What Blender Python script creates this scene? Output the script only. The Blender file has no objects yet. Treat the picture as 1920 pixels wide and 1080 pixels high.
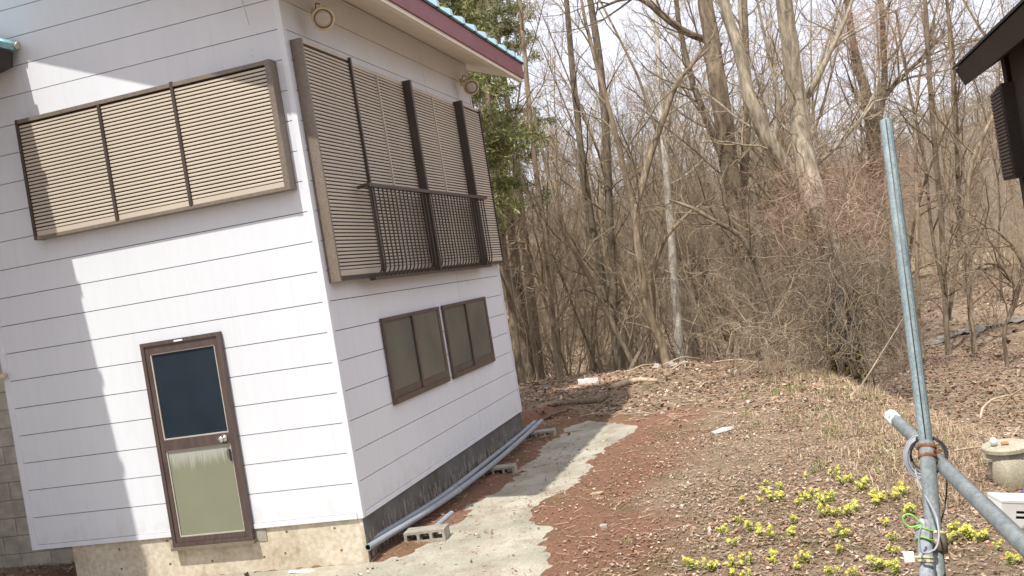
import bpy, math, random
import numpy as np
from mathutils import Vector, Matrix

# ------------------------------------------------------------------ camera, sky, sun, exposure
sc = bpy.context.scene
COL = sc.collection
UNIT = 0.27
CAM_POS = np.array([14.512, -29.453, 6.817]) * UNIT
YAW, PITCH, ROLL, FPX = 1.8446, -0.0109, -0.1613, 1857.4
_f = np.array([math.cos(PITCH) * math.cos(YAW), math.cos(PITCH) * math.sin(YAW), math.sin(PITCH)])
_r = np.array([math.sin(YAW), -math.cos(YAW), 0.0])
_u = np.cross(_r, _f)
_c, _s = math.cos(ROLL), math.sin(ROLL)
_r, _u = _c * _r + _s * _u, -_s * _r + _c * _u
cam = bpy.data.cameras.new('camera')
cam.sensor_width = 36.0
cam.lens = 36.0 * FPX / 1920.0
cam.clip_start = 0.05
cam.clip_end = 2000
camo = bpy.data.objects.new('camera', cam)
COL.objects.link(camo)
M = Matrix(((_r[0], _u[0], -_f[0], CAM_POS[0]), (_r[1], _u[1], -_f[1], CAM_POS[1]),
            (_r[2], _u[2], -_f[2], CAM_POS[2]), (0, 0, 0, 1)))
camo.matrix_world = M
sc.camera = camo

SUN_DIR = Vector((-0.155, -1.0, 1.9)).normalized()      # towards the sun
sun = bpy.data.lights.new('sun', 'SUN')
sun.energy = 4.6
sun.angle = math.radians(0.6)
sun.color = (1.0, 0.965, 0.90)
suno = bpy.data.objects.new('sun', sun)
suno.rotation_euler = (-SUN_DIR).to_track_quat('-Z', 'Y').to_euler()
suno.location = (0, -10, 20)
COL.objects.link(suno)

world = bpy.data.worlds.new('World')
sc.world = world
world.use_nodes = True
nt = world.node_tree
for n in list(nt.nodes): nt.nodes.remove(n)
wo = nt.nodes.new('ShaderNodeOutputWorld')
bg = nt.nodes.new('ShaderNodeBackground')
bg2 = nt.nodes.new('ShaderNodeBackground')
mx = nt.nodes.new('ShaderNodeMixShader')
sky = nt.nodes.new('ShaderNodeTexSky')
sky.sky_type = 'NISHITA'
sky.sun_disc = False
sky.sun_elevation = math.asin(SUN_DIR.z)
sky.sun_rotation = math.atan2(SUN_DIR.x, SUN_DIR.y)
bg.inputs['Strength'].default_value = 0.12
nt.links.new(sky.outputs[0], bg.inputs['Color'])
bg2.inputs['Color'].default_value = (0.87, 0.89, 1.0, 1)     # thin bright cloud veil
bg2.inputs['Strength'].default_value = 1.13
tc = nt.nodes.new('ShaderNodeTexCoord')
nz = nt.nodes.new('ShaderNodeTexNoise')
nz.inputs['Scale'].default_value = 2.2
nz.inputs['Detail'].default_value = 5
rp = nt.nodes.new('ShaderNodeValToRGB')
rp.color_ramp.elements[0].position = 0.3
rp.color_ramp.elements[0].color = (.84, .84, .84, 1)
rp.color_ramp.elements[1].position = 0.6
nt.links.new(tc.outputs['Generated'], nz.inputs['Vector'])
nt.links.new(nz.outputs['Fac'], rp.inputs['Fac'])
nt.links.new(rp.outputs['Color'], mx.inputs['Fac'])
nt.links.new(bg.outputs[0], mx.inputs[1])
nt.links.new(bg2.outputs[0], mx.inputs[2])
nt.links.new(mx.outputs[0], wo.inputs['Surface'])

sc.view_settings.view_transform = 'Standard'
sc.view_settings.look = 'None'
sc.view_settings.exposure = 0.25
sc.view_settings.gamma = 1.0
sc.render.engine = 'CYCLES'
sc.cycles.max_bounces = 5
sc.cycles.diffuse_bounces = 3
sc.cycles.glossy_bounces = 2
sc.cycles.transmission_bounces = 2

rng = np.random.default_rng(7)
random.seed(7)

# ------------------------------------------------------------------ placing helpers
def ray(x, y):
    return _f + (x - 960) / FPX * _r - (y - 540) / FPX * _u
def at_depth(x, y, depth):
    return CAM_POS + ray(x, y) * depth
def at_dist(x, y, dist):
    d = ray(x, y)
    return CAM_POS + d * dist / math.hypot(d[0], d[1])
def at_z(x, y, z):
    d = ray(x, y)
    return CAM_POS + d * (z - CAM_POS[2]) / d[2]

# ------------------------------------------------------------------ materials
def new_mat(name):
    m = bpy.data.materials.new(name)
    m.use_nodes = True
    t = m.node_tree
    b = t.nodes['Principled BSDF']
    return m, t, b
def node(t, typ, **kw):
    n = t.nodes.new(typ)
    for k, v in kw.items():
        if k in n.inputs: n.inputs[k].default_value = v
        else: setattr(n, k, v)
    return n
def noise(t, scale, detail=4, vec=None, rough=.55, stretch=None):
    n = node(t, 'ShaderNodeTexNoise', Scale=scale, Detail=detail, Roughness=rough)
    if vec is None:
        vec = node(t, 'ShaderNodeTexCoord').outputs['Object']
    if stretch:
        mp = node(t, 'ShaderNodeMapping'); mp.inputs['Scale'].default_value = stretch
        t.links.new(vec, mp.inputs['Vector']); vec = mp.outputs[0]
    t.links.new(vec, n.inputs['Vector'])
    return n.outputs['Fac']
def ramp(t, fac, stops):
    r = node(t, 'ShaderNodeValToRGB')
    e = r.color_ramp.elements
    while len(e) < len(stops): e.new(0.5)
    for i, (p, c) in enumerate(stops):
        e[i].position = p
        e[i].color = (*c, 1) if len(c) == 3 else c
    t.links.new(fac, r.inputs['Fac'])
    return r.outputs['Color']
def mixc(t, fac, a, b, mode='MIX'):
    m = node(t, 'ShaderNodeMix', data_type='RGBA', blend_type=mode)
    for sock, v in ((m.inputs[0], fac), (m.inputs[6], a), (m.inputs[7], b)):
        if isinstance(v, (int, float)): sock.default_value = v
        elif isinstance(v, tuple): sock.default_value = (*v, 1)
        else: t.links.new(v, sock)
    return m.outputs[2]
def bump(t, b, h, strength=.3, dist=.01):
    n = node(t, 'ShaderNodeBump', Strength=strength, Distance=dist)
    t.links.new(h, n.inputs['Height'])
    t.links.new(n.outputs[0], b.inputs['Normal'])
def mottled(name, *a, world=False, **k):
    m = mottled_(name, *a, **k)
    if world:
        t = m.node_tree; g_ = t.nodes.new('ShaderNodeNewGeometry')
        for l in [l for l in t.links if l.from_node.type == 'TEX_COORD']:
            t.links.new(g_.outputs['Position'], l.to_socket)
    return m
def mottled_(name, c1, c2, scale=6, rough=.7, bstr=.2, bdist=.005, stretch=None, lo=.35, hi=.65, metal=0, fine=None, spec=.5):
    m, t, b = new_mat(name)
    f = noise(t, scale, 5, stretch=stretch)
    c = ramp(t, f, [(lo, c1), (hi, c2)])
    if fine:
        f2 = noise(t, fine, 3)
        c = mixc(t, 1.0, c, ramp(t, f2, [(.3, (.75, .75, .75)), (.7, (1.15, 1.15, 1.15))]), 'MULTIPLY')
        f = f2
    t.links.new(c, b.inputs['Base Color'])
    b.inputs['Roughness'].default_value = rough
    b.inputs['Metallic'].default_value = metal
    b.inputs['Specular IOR Level'].default_value = spec
    if bstr: bump(t, b, f, bstr, bdist)
    return m

MAT = {}
def siding_mat():
    m, t, b = new_mat('white_siding')
    co = node(t, 'ShaderNodeTexCoord').outputs['Object']
    f = noise(t, 1.1, 5, co, stretch=(1, 1, .35))
    c = ramp(t, f, [(.3, (.645, .66, .69)), (.7, (.69, .705, .735))])
    d = noise(t, 14, 4, co, stretch=(1, 1, .15))
    c = mixc(t, 1.0, c, ramp(t, d, [(.35, (.975, .973, .97)), (.6, (1, 1, 1))]), 'MULTIPLY')
    ps = node(t, 'ShaderNodeNewGeometry').outputs['Position']
    sp = node(t, 'ShaderNodeSeparateXYZ'); t.links.new(ps, sp.inputs[0])
    sn = noise(t, 9, 4, ps, stretch=(1, 1, .5))
    ad = node(t, 'ShaderNodeMath', operation='MULTIPLY_ADD'); ad.inputs[1].default_value = -1.6
    t.links.new(sp.outputs[2], ad.inputs[0]); t.links.new(sn, ad.inputs[2])
    c = mixc(t, ramp(t, ad.outputs[0], [(.30, (0, 0, 0)), (.62, (.22, .22, .22))]), c, (.42, .33, .25))
    rs = noise(t, 7, 4, ps, stretch=(2.5, 2.5, .12))
    c = mixc(t, ramp(t, rs, [(.60, (0, 0, 0)), (.78, (.22, .22, .22))]), c, (.46, .45, .44))
    t.links.new(c, b.inputs['Base Color'])
    b.inputs['Roughness'].default_value = .5
    b.inputs['Specular IOR Level'].default_value = .3
    w = noise(t, 9, 3, co, stretch=(1, 1, 40))
    bump(t, b, w, .25, .0015)
    return m
MAT['siding'] = siding_mat()
MAT['core'] = mottled('wall_core', (.10, .09, .11), (.14, .13, .15), 4, .8)
MAT['trim'] = mottled('pale_trim', (.64, .65, .68), (.70, .71, .74), 5, .45, .05)
MAT['soffit'] = mottled('soffit_board', (.74, .69, .62), (.80, .75, .68), 3, .6, .05)
MAT['eave_band'] = mottled('eave_band', (.74, .68, .58), (.80, .74, .64), 5, .5, .05)
MAT['fascia'] = mottled('red_fascia', (.20, .05, .055), (.27, .07, .075), 3, .5, .1, fine=40)
MAT['teal'] = mottled('teal_roof', (.17, .33, .38), (.28, .46, .50), 3, .35, .1, fine=30)
MAT['rib'] = mottled('teal_rib', (.38, .56, .62), (.48, .65, .70), 5, .3, .05)
MAT['sheet'] = mottled('roof_sheet_teal', (.05, .15, .17), (.08, .21, .23), 4, .4, .05)
MAT['teal_dark'] = mottled('dark_drip_edge', (.02, .05, .055), (.03, .07, .075), 4, .5)
MAT['bronze'] = mottled('bronze_aluminium', (.17, .135, .10), (.20, .16, .12), 3, .42, .05, fine=60)
MAT['bronze_dark'] = mottled('dark_bronze', (.050, .037, .028), (.07, .05, .038), 5, .4, .05, fine=50)
MAT['sash'] = mottled('brown_sash', (.085, .06, .048), (.115, .082, .066), 6, .4, .05, fine=60)
MAT['slat'] = mottled('tan_slat', (.47, .405, .325), (.53, .455, .365), 1.2, .5, .0, world=True)
MAT['slat_gap'] = mottled('slat_backing', (.035, .028, .022), (.05, .04, .03), 4, .7)
MAT['door_brown'] = mottled('door_brown', (.07, .048, .042), (.10, .07, .06), 4, .38, .05, stretch=(8, 8, 1))
MAT['bead'] = mottled('glazing_bead', (.42, .38, .32), (.5, .46, .4), 6, .4, .05)
MAT['chrome'] = mottled('metal_knob', (.6, .58, .54), (.75, .73, .7), 8, .22, 0, metal=.9)
MAT['cream'] = mottled('cream_enamel', (.50, .42, .27), (.62, .54, .38), 12, .45, .1)
MAT['rust'] = mottled('rust', (.16, .055, .02), (.30, .13, .05), 30, .85, .4, fine=120)
MAT['lampglass'] = mottled('lamp_glass', (.42, .38, .31), (.52, .48, .41), 8, .2, .0)
MAT['white'] = mottled('white_plastic', (.72, .72, .70), (.80, .80, .78), 8, .5, .1)
MAT['web'] = mottled('white_web', (.75, .75, .75), (.82, .82, .82), 8, .8, 0)
def frosted(name, c1, c2, rough, streak=False):
    m, t, b = new_mat(name)
    co = node(t, 'ShaderNodeTexCoord').outputs['Object']
    f = noise(t, 1.6, 3, co)
    c = ramp(t, f, [(.3, c1), (.7, c2)])
    g = noise(t, 160, 2, co)
    if streak:     # chalky run-down marks under the middle rail
        sp = node(t, 'ShaderNodeSeparateXYZ'); t.links.new(co, sp.inputs[0])
        n2 = noise(t, 14, 3, co, stretch=(5, 1, .25))
        ad = node(t, 'ShaderNodeMath', operation='MULTIPLY_ADD'); ad.inputs[1].default_value = .32
        t.links.new(n2, ad.inputs[0]); t.links.new(sp.outputs[2], ad.inputs[2])
        mk = ramp(t, ad.outputs[0], [(.74, (0, 0, 0)), (.86, (.75, .75, .75))])
        c = mixc(t, mk, c, (.42, .42, .38))
    t.links.new(c, b.inputs['Base Color'])
    b.inputs['Roughness'].default_value = rough
    b.inputs['Specular IOR Level'].default_value = .28
    bump(t, b, g, .15, .002)
    return m
MAT['pane_dark'] = frosted('dark_frosted_glass', (.009, .018, .026), (.016, .028, .038), .42)
MAT['pane_olive'] = frosted('olive_frosted_glass', (.19, .20, .135), (.22, .225, .155), .45, True)
MAT['pane_grey'] = frosted('grey_frosted_glass', (.095, .098, .078), (.15, .142, .108), .38)

def concrete_sun():
    m, t, b = new_mat('warm_concrete')
    co = node(t, 'ShaderNodeTexCoord').outputs['Object']
    f = noise(t, 2.2, 5, co)
    c = ramp(t, f, [(.3, (.40, .33, .24)), (.5, (.54, .47, .36)), (.7, (.62, .56, .45))])
    g = noise(t, 22, 4, co)
    c = mixc(t, 1.0, c, ramp(t, g, [(.3, (.78, .76, .72)), (.6, (1.05, 1.05, 1.05))]), 'MULTIPLY')
    s = noise(t, 5, 4, co, stretch=(2.2, 2.2, .5))
    c = mixc(t, ramp(t, s, [(.6, (0, 0, 0)), (.75, (.5, .5, .5))]), c, (.30, .20, .11))
    t.links.new(c, b.inputs['Base Color']); b.inputs['Roughness'].default_value = .85
    bump(t, b, g, .4, .006)
    return m
MAT['conc'] = concrete_sun()
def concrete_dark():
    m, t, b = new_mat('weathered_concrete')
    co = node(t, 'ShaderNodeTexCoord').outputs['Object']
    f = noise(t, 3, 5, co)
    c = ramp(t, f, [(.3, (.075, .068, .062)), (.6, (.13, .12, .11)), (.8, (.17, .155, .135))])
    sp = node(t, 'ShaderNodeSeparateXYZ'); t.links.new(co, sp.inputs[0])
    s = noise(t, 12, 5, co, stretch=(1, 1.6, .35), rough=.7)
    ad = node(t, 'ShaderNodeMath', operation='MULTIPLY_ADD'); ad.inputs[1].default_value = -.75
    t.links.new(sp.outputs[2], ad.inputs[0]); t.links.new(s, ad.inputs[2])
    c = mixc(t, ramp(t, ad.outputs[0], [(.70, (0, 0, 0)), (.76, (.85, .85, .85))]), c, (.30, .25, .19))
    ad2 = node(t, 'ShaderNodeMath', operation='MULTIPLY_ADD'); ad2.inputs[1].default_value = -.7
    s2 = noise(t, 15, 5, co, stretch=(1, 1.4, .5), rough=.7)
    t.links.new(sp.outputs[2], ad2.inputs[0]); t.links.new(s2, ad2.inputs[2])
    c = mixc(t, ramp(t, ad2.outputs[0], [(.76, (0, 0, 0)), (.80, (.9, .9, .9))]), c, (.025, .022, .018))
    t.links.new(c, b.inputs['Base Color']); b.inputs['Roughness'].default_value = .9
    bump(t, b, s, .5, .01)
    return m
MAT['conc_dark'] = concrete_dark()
MAT['slab'] = mottled('path_concrete', (.28, .255, .195), (.45, .415, .325), 1.6, .85, .3, .004, fine=45)
_m = MAT['slab']; _t = _m.node_tree; _b = _t.nodes['Principled BSDF']
_l = _b.inputs['Base Color'].links[0].from_socket
_n = noise(_t, 1.9, 7, rough=.72)
_c = mixc(_t, ramp(_t, _n, [(.50, (0, 0, 0)), (.66, (.55, .55, .55))]), _l, (.20, .125, .085))
_n2 = noise(_t, 5, 6, rough=.7, stretch=(1, 1, 1))
_c = mixc(_t, ramp(_t, _n2, [(.56, (0, 0, 0)), (.70, (.35, .35, .35))]), _c, (.16, .15, .12))
_t.links.new(_c, _b.inputs['Base Color'])
MAT['block'] = mottled('block_concrete', (.26, .235, .19), (.38, .345, .28), 9, .9, .5, .006, fine=90)
MAT['block_wall'] = mottled('block_wall', (.50, .46, .37), (.60, .56, .46), 2, .9, .4, .004, fine=9, world=True)
MAT['mortar'] = mottled('mortar', (.62, .59, .50), (.70, .67, .58), 9, .9, .4)
MAT['pipe'] = mottled('grey_plastic_pipe', (.24, .26, .285), (.32, .34, .365), 3, .42, .05, fine=80)
MAT['galv'] = mottled('galvanised_steel', (.20, .225, .225), (.30, .325, .32), 6, .45, .08, stretch=(3, 3, 1), metal=.25, fine=90)
MAT['galv_teal'] = mottled('teal_grey_steel', (.22, .275, .285), (.31, .375, .385), 8, .45, .08, stretch=(3, 3, .7), metal=.2, fine=90)
MAT['black'] = mottled('black_rubber', (.012, .012, .012), (.025, .025, .025), 8, .6)
MAT['cable'] = mottled('grey_cable', (.30, .30, .33), (.40, .40, .43), 20, .5, 0)
MAT['cable_dark'] = mottled('dark_cable', (.06, .06, .065), (.09, .09, .095), 20, .5, 0)
MAT['rope'] = mottled('green_rope', (.20, .52, .08), (.30, .62, .14), 60, .7, .3)
MAT['bucket'] = mottled('grey_bin', (.38, .34, .245), (.47, .43, .32), 6, .6, .1, stretch=(1, 1, .3), fine=60)
MAT['purple'] = mottled('purple_plastic', (.10, .08, .30), (.15, .12, .40), 8, .5)
MAT['blue'] = mottled('pale_blue_plastic', (.35, .45, .72), (.45, .55, .8), 4, .6)
MAT['tape'] = mottled('yellow_white_tie', (.55, .52, .30), (.66, .63, .42), 20, .6)
MAT['orange'] = mottled('faded_orange', (.50, .25, .09), (.6, .33, .14), 20, .6)
MAT['host'] = mottled('dark_brown_boards', (.026, .018, .013), (.038, .026, .019), 3, .7, .2, fine=40)
MAT['host_wall'] = mottled('dark_grey_brown_wall', (.055, .05, .038), (.075, .068, .052), 3, .8, .2, fine=40)
MAT['host_slat'] = mottled('dark_slats', (.075, .055, .05), (.10, .075, .068), 3, .5)
MAT['wood_pale'] = mottled('pale_bare_wood', (.42, .31, .20), (.58, .45, .31), 10, .85, .4, fine=60)
MAT['stone'] = mottled('pale_stone', (.30, .26, .21), (.52, .47, .41), 6, .9, .5, fine=40)

def bark(name, c1, c2, c3, sc1=14, vary=.35):
    m, t, b = new_mat(name)
    co = node(t, 'ShaderNodeTexCoord').outputs['Object']
    f = noise(t, sc1, 5, co, stretch=(1, 1, .22), rough=.65)
    c = ramp(t, f, [(.3, c1), (.52, c2), (.75, c3)])
    g = noise(t, 1.3, 3, co)
    c = mixc(t, 1.0, c, ramp(t, g, [(.3, (.8, .8, .78)), (.7, (1.15, 1.15, 1.12))]), 'MULTIPLY')
    oi = node(t, 'ShaderNodeObjectInfo')
    c = mixc(t, 1.0, c, ramp(t, oi.outputs['Random'], [(0, (1 - vary, 1 - vary, 1 - vary)), (.5, (1, .97, .93)), (1, (1 + vary, 1 + vary * .9, 1 + vary * .7))]), 'MULTIPLY')
    t.links.new(c, b.inputs['Base Color'])
    b.inputs['Roughness'].default_value = .9
    b.inputs['Specular IOR Level'].default_value = .15
    bump(t, b, f, .8, .02)
    return m
MAT['bark'] = bark('grey_brown_bark', (.095, .073, .052), (.245, .195, .142), (.40, .335, .25))
MAT['bark_pale'] = bark('pale_bark', (.13, .11, .08), (.33, .285, .22), (.56, .50, .41), 13, .05)
MAT['bark_dark'] = bark('dark_bark', (.065, .05, .036), (.19, .15, .11), (.32, .26, .19), 12, .1)
MAT['bark_birch'] = bark('birch_bark', (.34, .30, .26), (.66, .62, .56), (.76, .73, .68), 7, .05)
MAT['bark_dead'] = bark('dead_grey_wood', (.05, .045, .042), (.15, .135, .12), (.26, .235, .205), 16, .05)
MAT['far_twig'] = bark('far_twig', (.20, .16, .125), (.36, .30, .235), (.48, .40, .32), 5, 0)
MAT['twig'] = bark('twig', (.18, .142, .104), (.36, .29, .215), (.52, .43, .33), 5, .3)
MAT['twig_pink'] = bark('reddish_twig', (.26, .16, .115), (.48, .33, .245), (.62, .46, .35), 5, .2)
MAT['moss'] = mottled('yellow_moss', (.17, .11, .025), (.26, .19, .045), 20, .95, .5)
def leafmat(name, trans=.25, rough=.6):
    m, t, b = new_mat(name)
    a = node(t, 'ShaderNodeAttribute', attribute_name='tint')
    t.links.new(a.outputs['Color'], b.inputs['Base Color'])
    b.inputs['Roughness'].default_value = rough
    b.inputs['Specular IOR Level'].default_value = .25
    if trans:
        o = t.nodes['Material Output']
        tr = node(t, 'ShaderNodeBsdfTranslucent')
        t.links.new(a.outputs['Color'], tr.inputs['Color'])
        ms = node(t, 'ShaderNodeMixShader'); ms.inputs[0].default_value = trans
        t.links.new(b.outputs[0], ms.inputs[1]); t.links.new(tr.outputs[0], ms.inputs[2])
        t.links.new(ms.outputs[0], o.inputs['Surface'])
    return m
MAT['leaf'] = leafmat('tinted_leaf')
MAT['litter'] = leafmat('tinted_litter', 0, .8)

# ------------------------------------------------------------------ mesh building
class MB:
    def __init__(s): s.v = []; s.f = []; s.n = 0
    def add(s, vs, fs):
        vs = np.asarray(vs, float).reshape(-1, 3)
        s.v.append(vs); s.f += [tuple(int(i) + s.n for i in f) for f in fs]; s.n += len(vs)
    def box(s, x0, x1, y0, y1, z0, z1):
        s.add([(x0, y0, z0), (x1, y0, z0), (x1, y1, z0), (x0, y1, z0), (x0, y0, z1), (x1, y0, z1), (x1, y1, z1), (x0, y1, z1)],
              [(0, 3, 2, 1), (4, 5, 6, 7), (0, 1, 5, 4), (1, 2, 6, 5), (2, 3, 7, 6), (3, 0, 4, 7)])
    def prism(s, poly, axis, a, b):      # poly: 2D points, extruded along axis from a to b
        n = len(poly); vs = []
        for t in (a, b):
            for p in poly:
                q = list(p); q.insert(axis, t); vs.append(q)
        s.add(vs, [tuple(range(n))[::-1], tuple(range(n, 2 * n))] + [(i, (i + 1) % n, (i + 1) % n + n, i + n) for i in range(n)])
    def tube(s, pts, rad, sides=8, caps=True):
        v, f = tube_arrays(pts, rad, sides)
        f = f.tolist()
        n = len(pts)
        if caps:
            f += [tuple(range(sides))[::-1], tuple(range((n - 1) * sides, n * sides))]
        s.add(v, f)
    def lathe(s, prof, c, seg=20, axis=2):
        vs = []; n = len(prof)
        for r, h in prof:
            for k in range(seg):
                a = 2 * math.pi * k / seg
                q = [r * math.cos(a), r * math.sin(a)]; q.insert(axis, h)
                vs.append((q[0] + c[0], q[1] + c[1], q[2] + c[2]))
        fs = [(i * seg + k, i * seg + (k + 1) % seg, (i + 1) * seg + (k + 1) % seg, (i + 1) * seg + k) for i in range(n - 1) for k in range(seg)]
        fs += [tuple(range(seg))[::-1], tuple(range((n - 1) * seg, n * seg))]
        s.add(vs, fs)
    def mesh(s, name, mat, smooth=False):
        me = bpy.data.meshes.new(name)
        me.from_pydata(np.concatenate(s.v).tolist(), [], s.f)
        me.materials.append(mat)
        if smooth: me.polygons.foreach_set('use_smooth', [True] * len(me.polygons))
        me.update()
        return me
def tube_arrays(pts, rad, sides, cc={}):
    pts = np.asarray(pts, float); n = len(pts)
    rad = np.broadcast_to(np.asarray(rad, float), (n,))
    d = np.empty_like(pts); d[1:-1] = pts[2:] - pts[:-2]; d[0] = pts[1] - pts[0]; d[-1] = pts[-1] - pts[-2]
    d /= np.sqrt((d * d).sum(1))[:, None] + 1e-12
    md = pts[-1] - pts[0]; ax_ = np.abs(md) + np.array([0, 0, -1e-6])
    ref = np.zeros(3); ref[int(np.argmin(ax_))] = 1.
    a = np.cross(d, ref); a /= np.sqrt((a * a).sum(1))[:, None] + 1e-12
    b = np.cross(d, a)
    if sides not in cc:
        th = np.arange(sides) * 2 * math.pi / sides
        cc[sides] = (np.cos(th)[None, :, None], np.sin(th)[None, :, None])
    co, si = cc[sides]
    v = pts[:, None, :] + rad[:, None, None] * (a[:, None, :] * co + b[:, None, :] * si)
    key = (sides, n)
    if key not in cc:
        i = np.arange(n - 1)[:, None] * sides; k = np.arange(sides)[None, :]; k2 = (k + 1) % sides
        cc[key] = np.stack([i + k, i + k2, i + sides + k2, i + sides + k], -1).reshape(-1, 4)
    return v.reshape(-1, 3), cc[key]
def raw_mesh(name, V, F, mat, tint=None, smooth=False):
    """V (n,3), F (m,k) arrays -> mesh, optional per-face tint"""
    me = bpy.data.meshes.new(name)
    V = np.asarray(V, np.float32); F = np.asarray(F, np.int32); m, k = F.shape
    me.vertices.add(len(V)); me.vertices.foreach_set('co', V.ravel())
    me.loops.add(m * k); me.loops.foreach_set('vertex_index', F.ravel())
    me.polygons.add(m); me.polygons.foreach_set('loop_start', np.arange(m, dtype=np.int32) * k)
    if smooth: me.polygons.foreach_set('use_smooth', np.ones(m, bool))
    me.update(calc_edges=True)
    me.materials.append(mat)
    if tint is not None:
        at = me.color_attributes.new('tint', 'FLOAT_COLOR', 'CORNER')
        c = np.ones((m, k, 4), np.float32); c[:, :, :3] = np.asarray(tint, np.float32)[:, None, :]
        at.data.foreach_set('color', c.ravel())
    return me
def tag(o, label=None, cat=None, group=None, kind=None):
    for k, v in (('label', label), ('category', cat), ('group', group), ('kind', kind)):
        if v: o[k] = v
    return o
def obj(name, me, parent=None, mat=None, smooth=False, loc=None, rot=None):
    if isinstance(me, MB): me = me.mesh(name, mat, smooth)
    o = bpy.data.objects.new(name, me)
    COL.objects.link(o)
    if parent is not None: o.parent = parent
    if loc is not None: o.location = loc
    if rot is not None: o.rotation_euler = rot
    return o
def empty(name, label, cat, loc=(0, 0, 0), group=None, rot=None, scale=None):
    o = bpy.data.objects.new(name, None); COL.objects.link(o)
    o.location = loc; o.empty_display_size = .2
    if rot is not None: o.rotation_euler = rot
    if scale is not None: o.scale = scale
    return tag(o, label, cat, group)

# ------------------------------------------------------------------ the ground
GZ = -0.446
EDGE = [(-9, 13.3), (-4, 12.9), (-1.6, 12.3), (0.4, 12.2), (2.1, 11.9), (3.3, 10.5), (4.05, 8.6), (4.5, 6.0), (4.75, 3.5), (4.95, 1.5), (5.2, -1), (5.6, -6), (5.8, -30)]
def seg_sdf(X, Y, poly):
    best = np.full(X.shape, 1e9); side = np.zeros(X.shape)
    for (x0, y0), (x1, y1) in zip(poly[:-1], poly[1:]):
        dx, dy = x1 - x0, y1 - y0
        t = np.clip(((X - x0) * dx + (Y - y0) * dy) / (dx * dx + dy * dy), 0, 1)
        px, py = x0 + t * dx - X, y0 + t * dy - Y
        d = np.hypot(px, py)
        s = (X - x0) * dy - (Y - y0) * dx          # >0: right of travel direction = inside the yard
        m = d < best
        best = np.where(m, d, best); side = np.where(m, s, side)
    return np.where(side > 0, -best, best)         # negative inside
def vnoise(X, Y, sc, seed=0):
    x = X * sc + seed * 17.3; y = Y * sc + seed * 9.1
    xi = np.floor(x); yi = np.floor(y); xf = x - xi; yf = y - yi
    u = xf * xf * (3 - 2 * xf); v = yf * yf * (3 - 2 * yf)
    def h(a, b):
        q = np.sin(a * 127.1 + b * 311.7 + seed * 74.7) * 43758.5453
        return q - np.floor(q)
    return (h(xi, yi) * (1 - u) + h(xi + 1, yi) * u) * (1 - v) + (h(xi, yi + 1) * (1 - u) + h(xi + 1, yi + 1) * u) * v - .5
SLAB = [(-3.3, -3.5), (1.9, -3.5), (1.72, -.6), (1.6, .2), (1.5, .6), (1.26, 1.0), (1.1, 1.35), (1.15, 1.75), (1.38, 2.2), (1.5, 2.8), (1.3, 3.3), (1.36, 4.2), (1.6, 4.9), (1.62, 5.4), (1.25, 5.9), (.75, 6.3), (.5, 6.1), (.52, 5.0), (.52, 3.8), (.5, 2.4), (.42, 1.6), (.4, .8), (.34, .2), (.25, .02), (-3.3, .02)]
def poly_sdf(X, Y, poly):
    best = np.full(X.shape, 1e9); ins = np.zeros(X.shape, bool)
    n = len(poly)
    for i in range(n):
        x0, y0 = poly[i]; x1, y1 = poly[(i + 1) % n]
        dx, dy = x1 - x0, y1 - y0
        t = np.clip(((X - x0) * dx + (Y - y0) * dy) / (dx * dx + dy * dy), 0, 1)
        best = np.minimum(best, np.hypot(x0 + t * dx - X, y0 + t * dy - Y))
        c = ((y0 > Y) != (y1 > Y)) & (X < (x1 - x0) * (Y - y0) / (y1 - y0 + 1e-12) + x0)
        ins ^= c
    return np.where(ins, -best, best)
def sstep(x, a, b):
    t = np.clip((x - a) / (b - a), 0, 1); return t * t * (3 - 2 * t)
BANK = [(-3.5, 5.9), (-.6, 6.15), (.15, 7.0), (.75, 7.6), (1.45, 8.6), (2.4, 9.6), (3.2, 10.2)]
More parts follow.
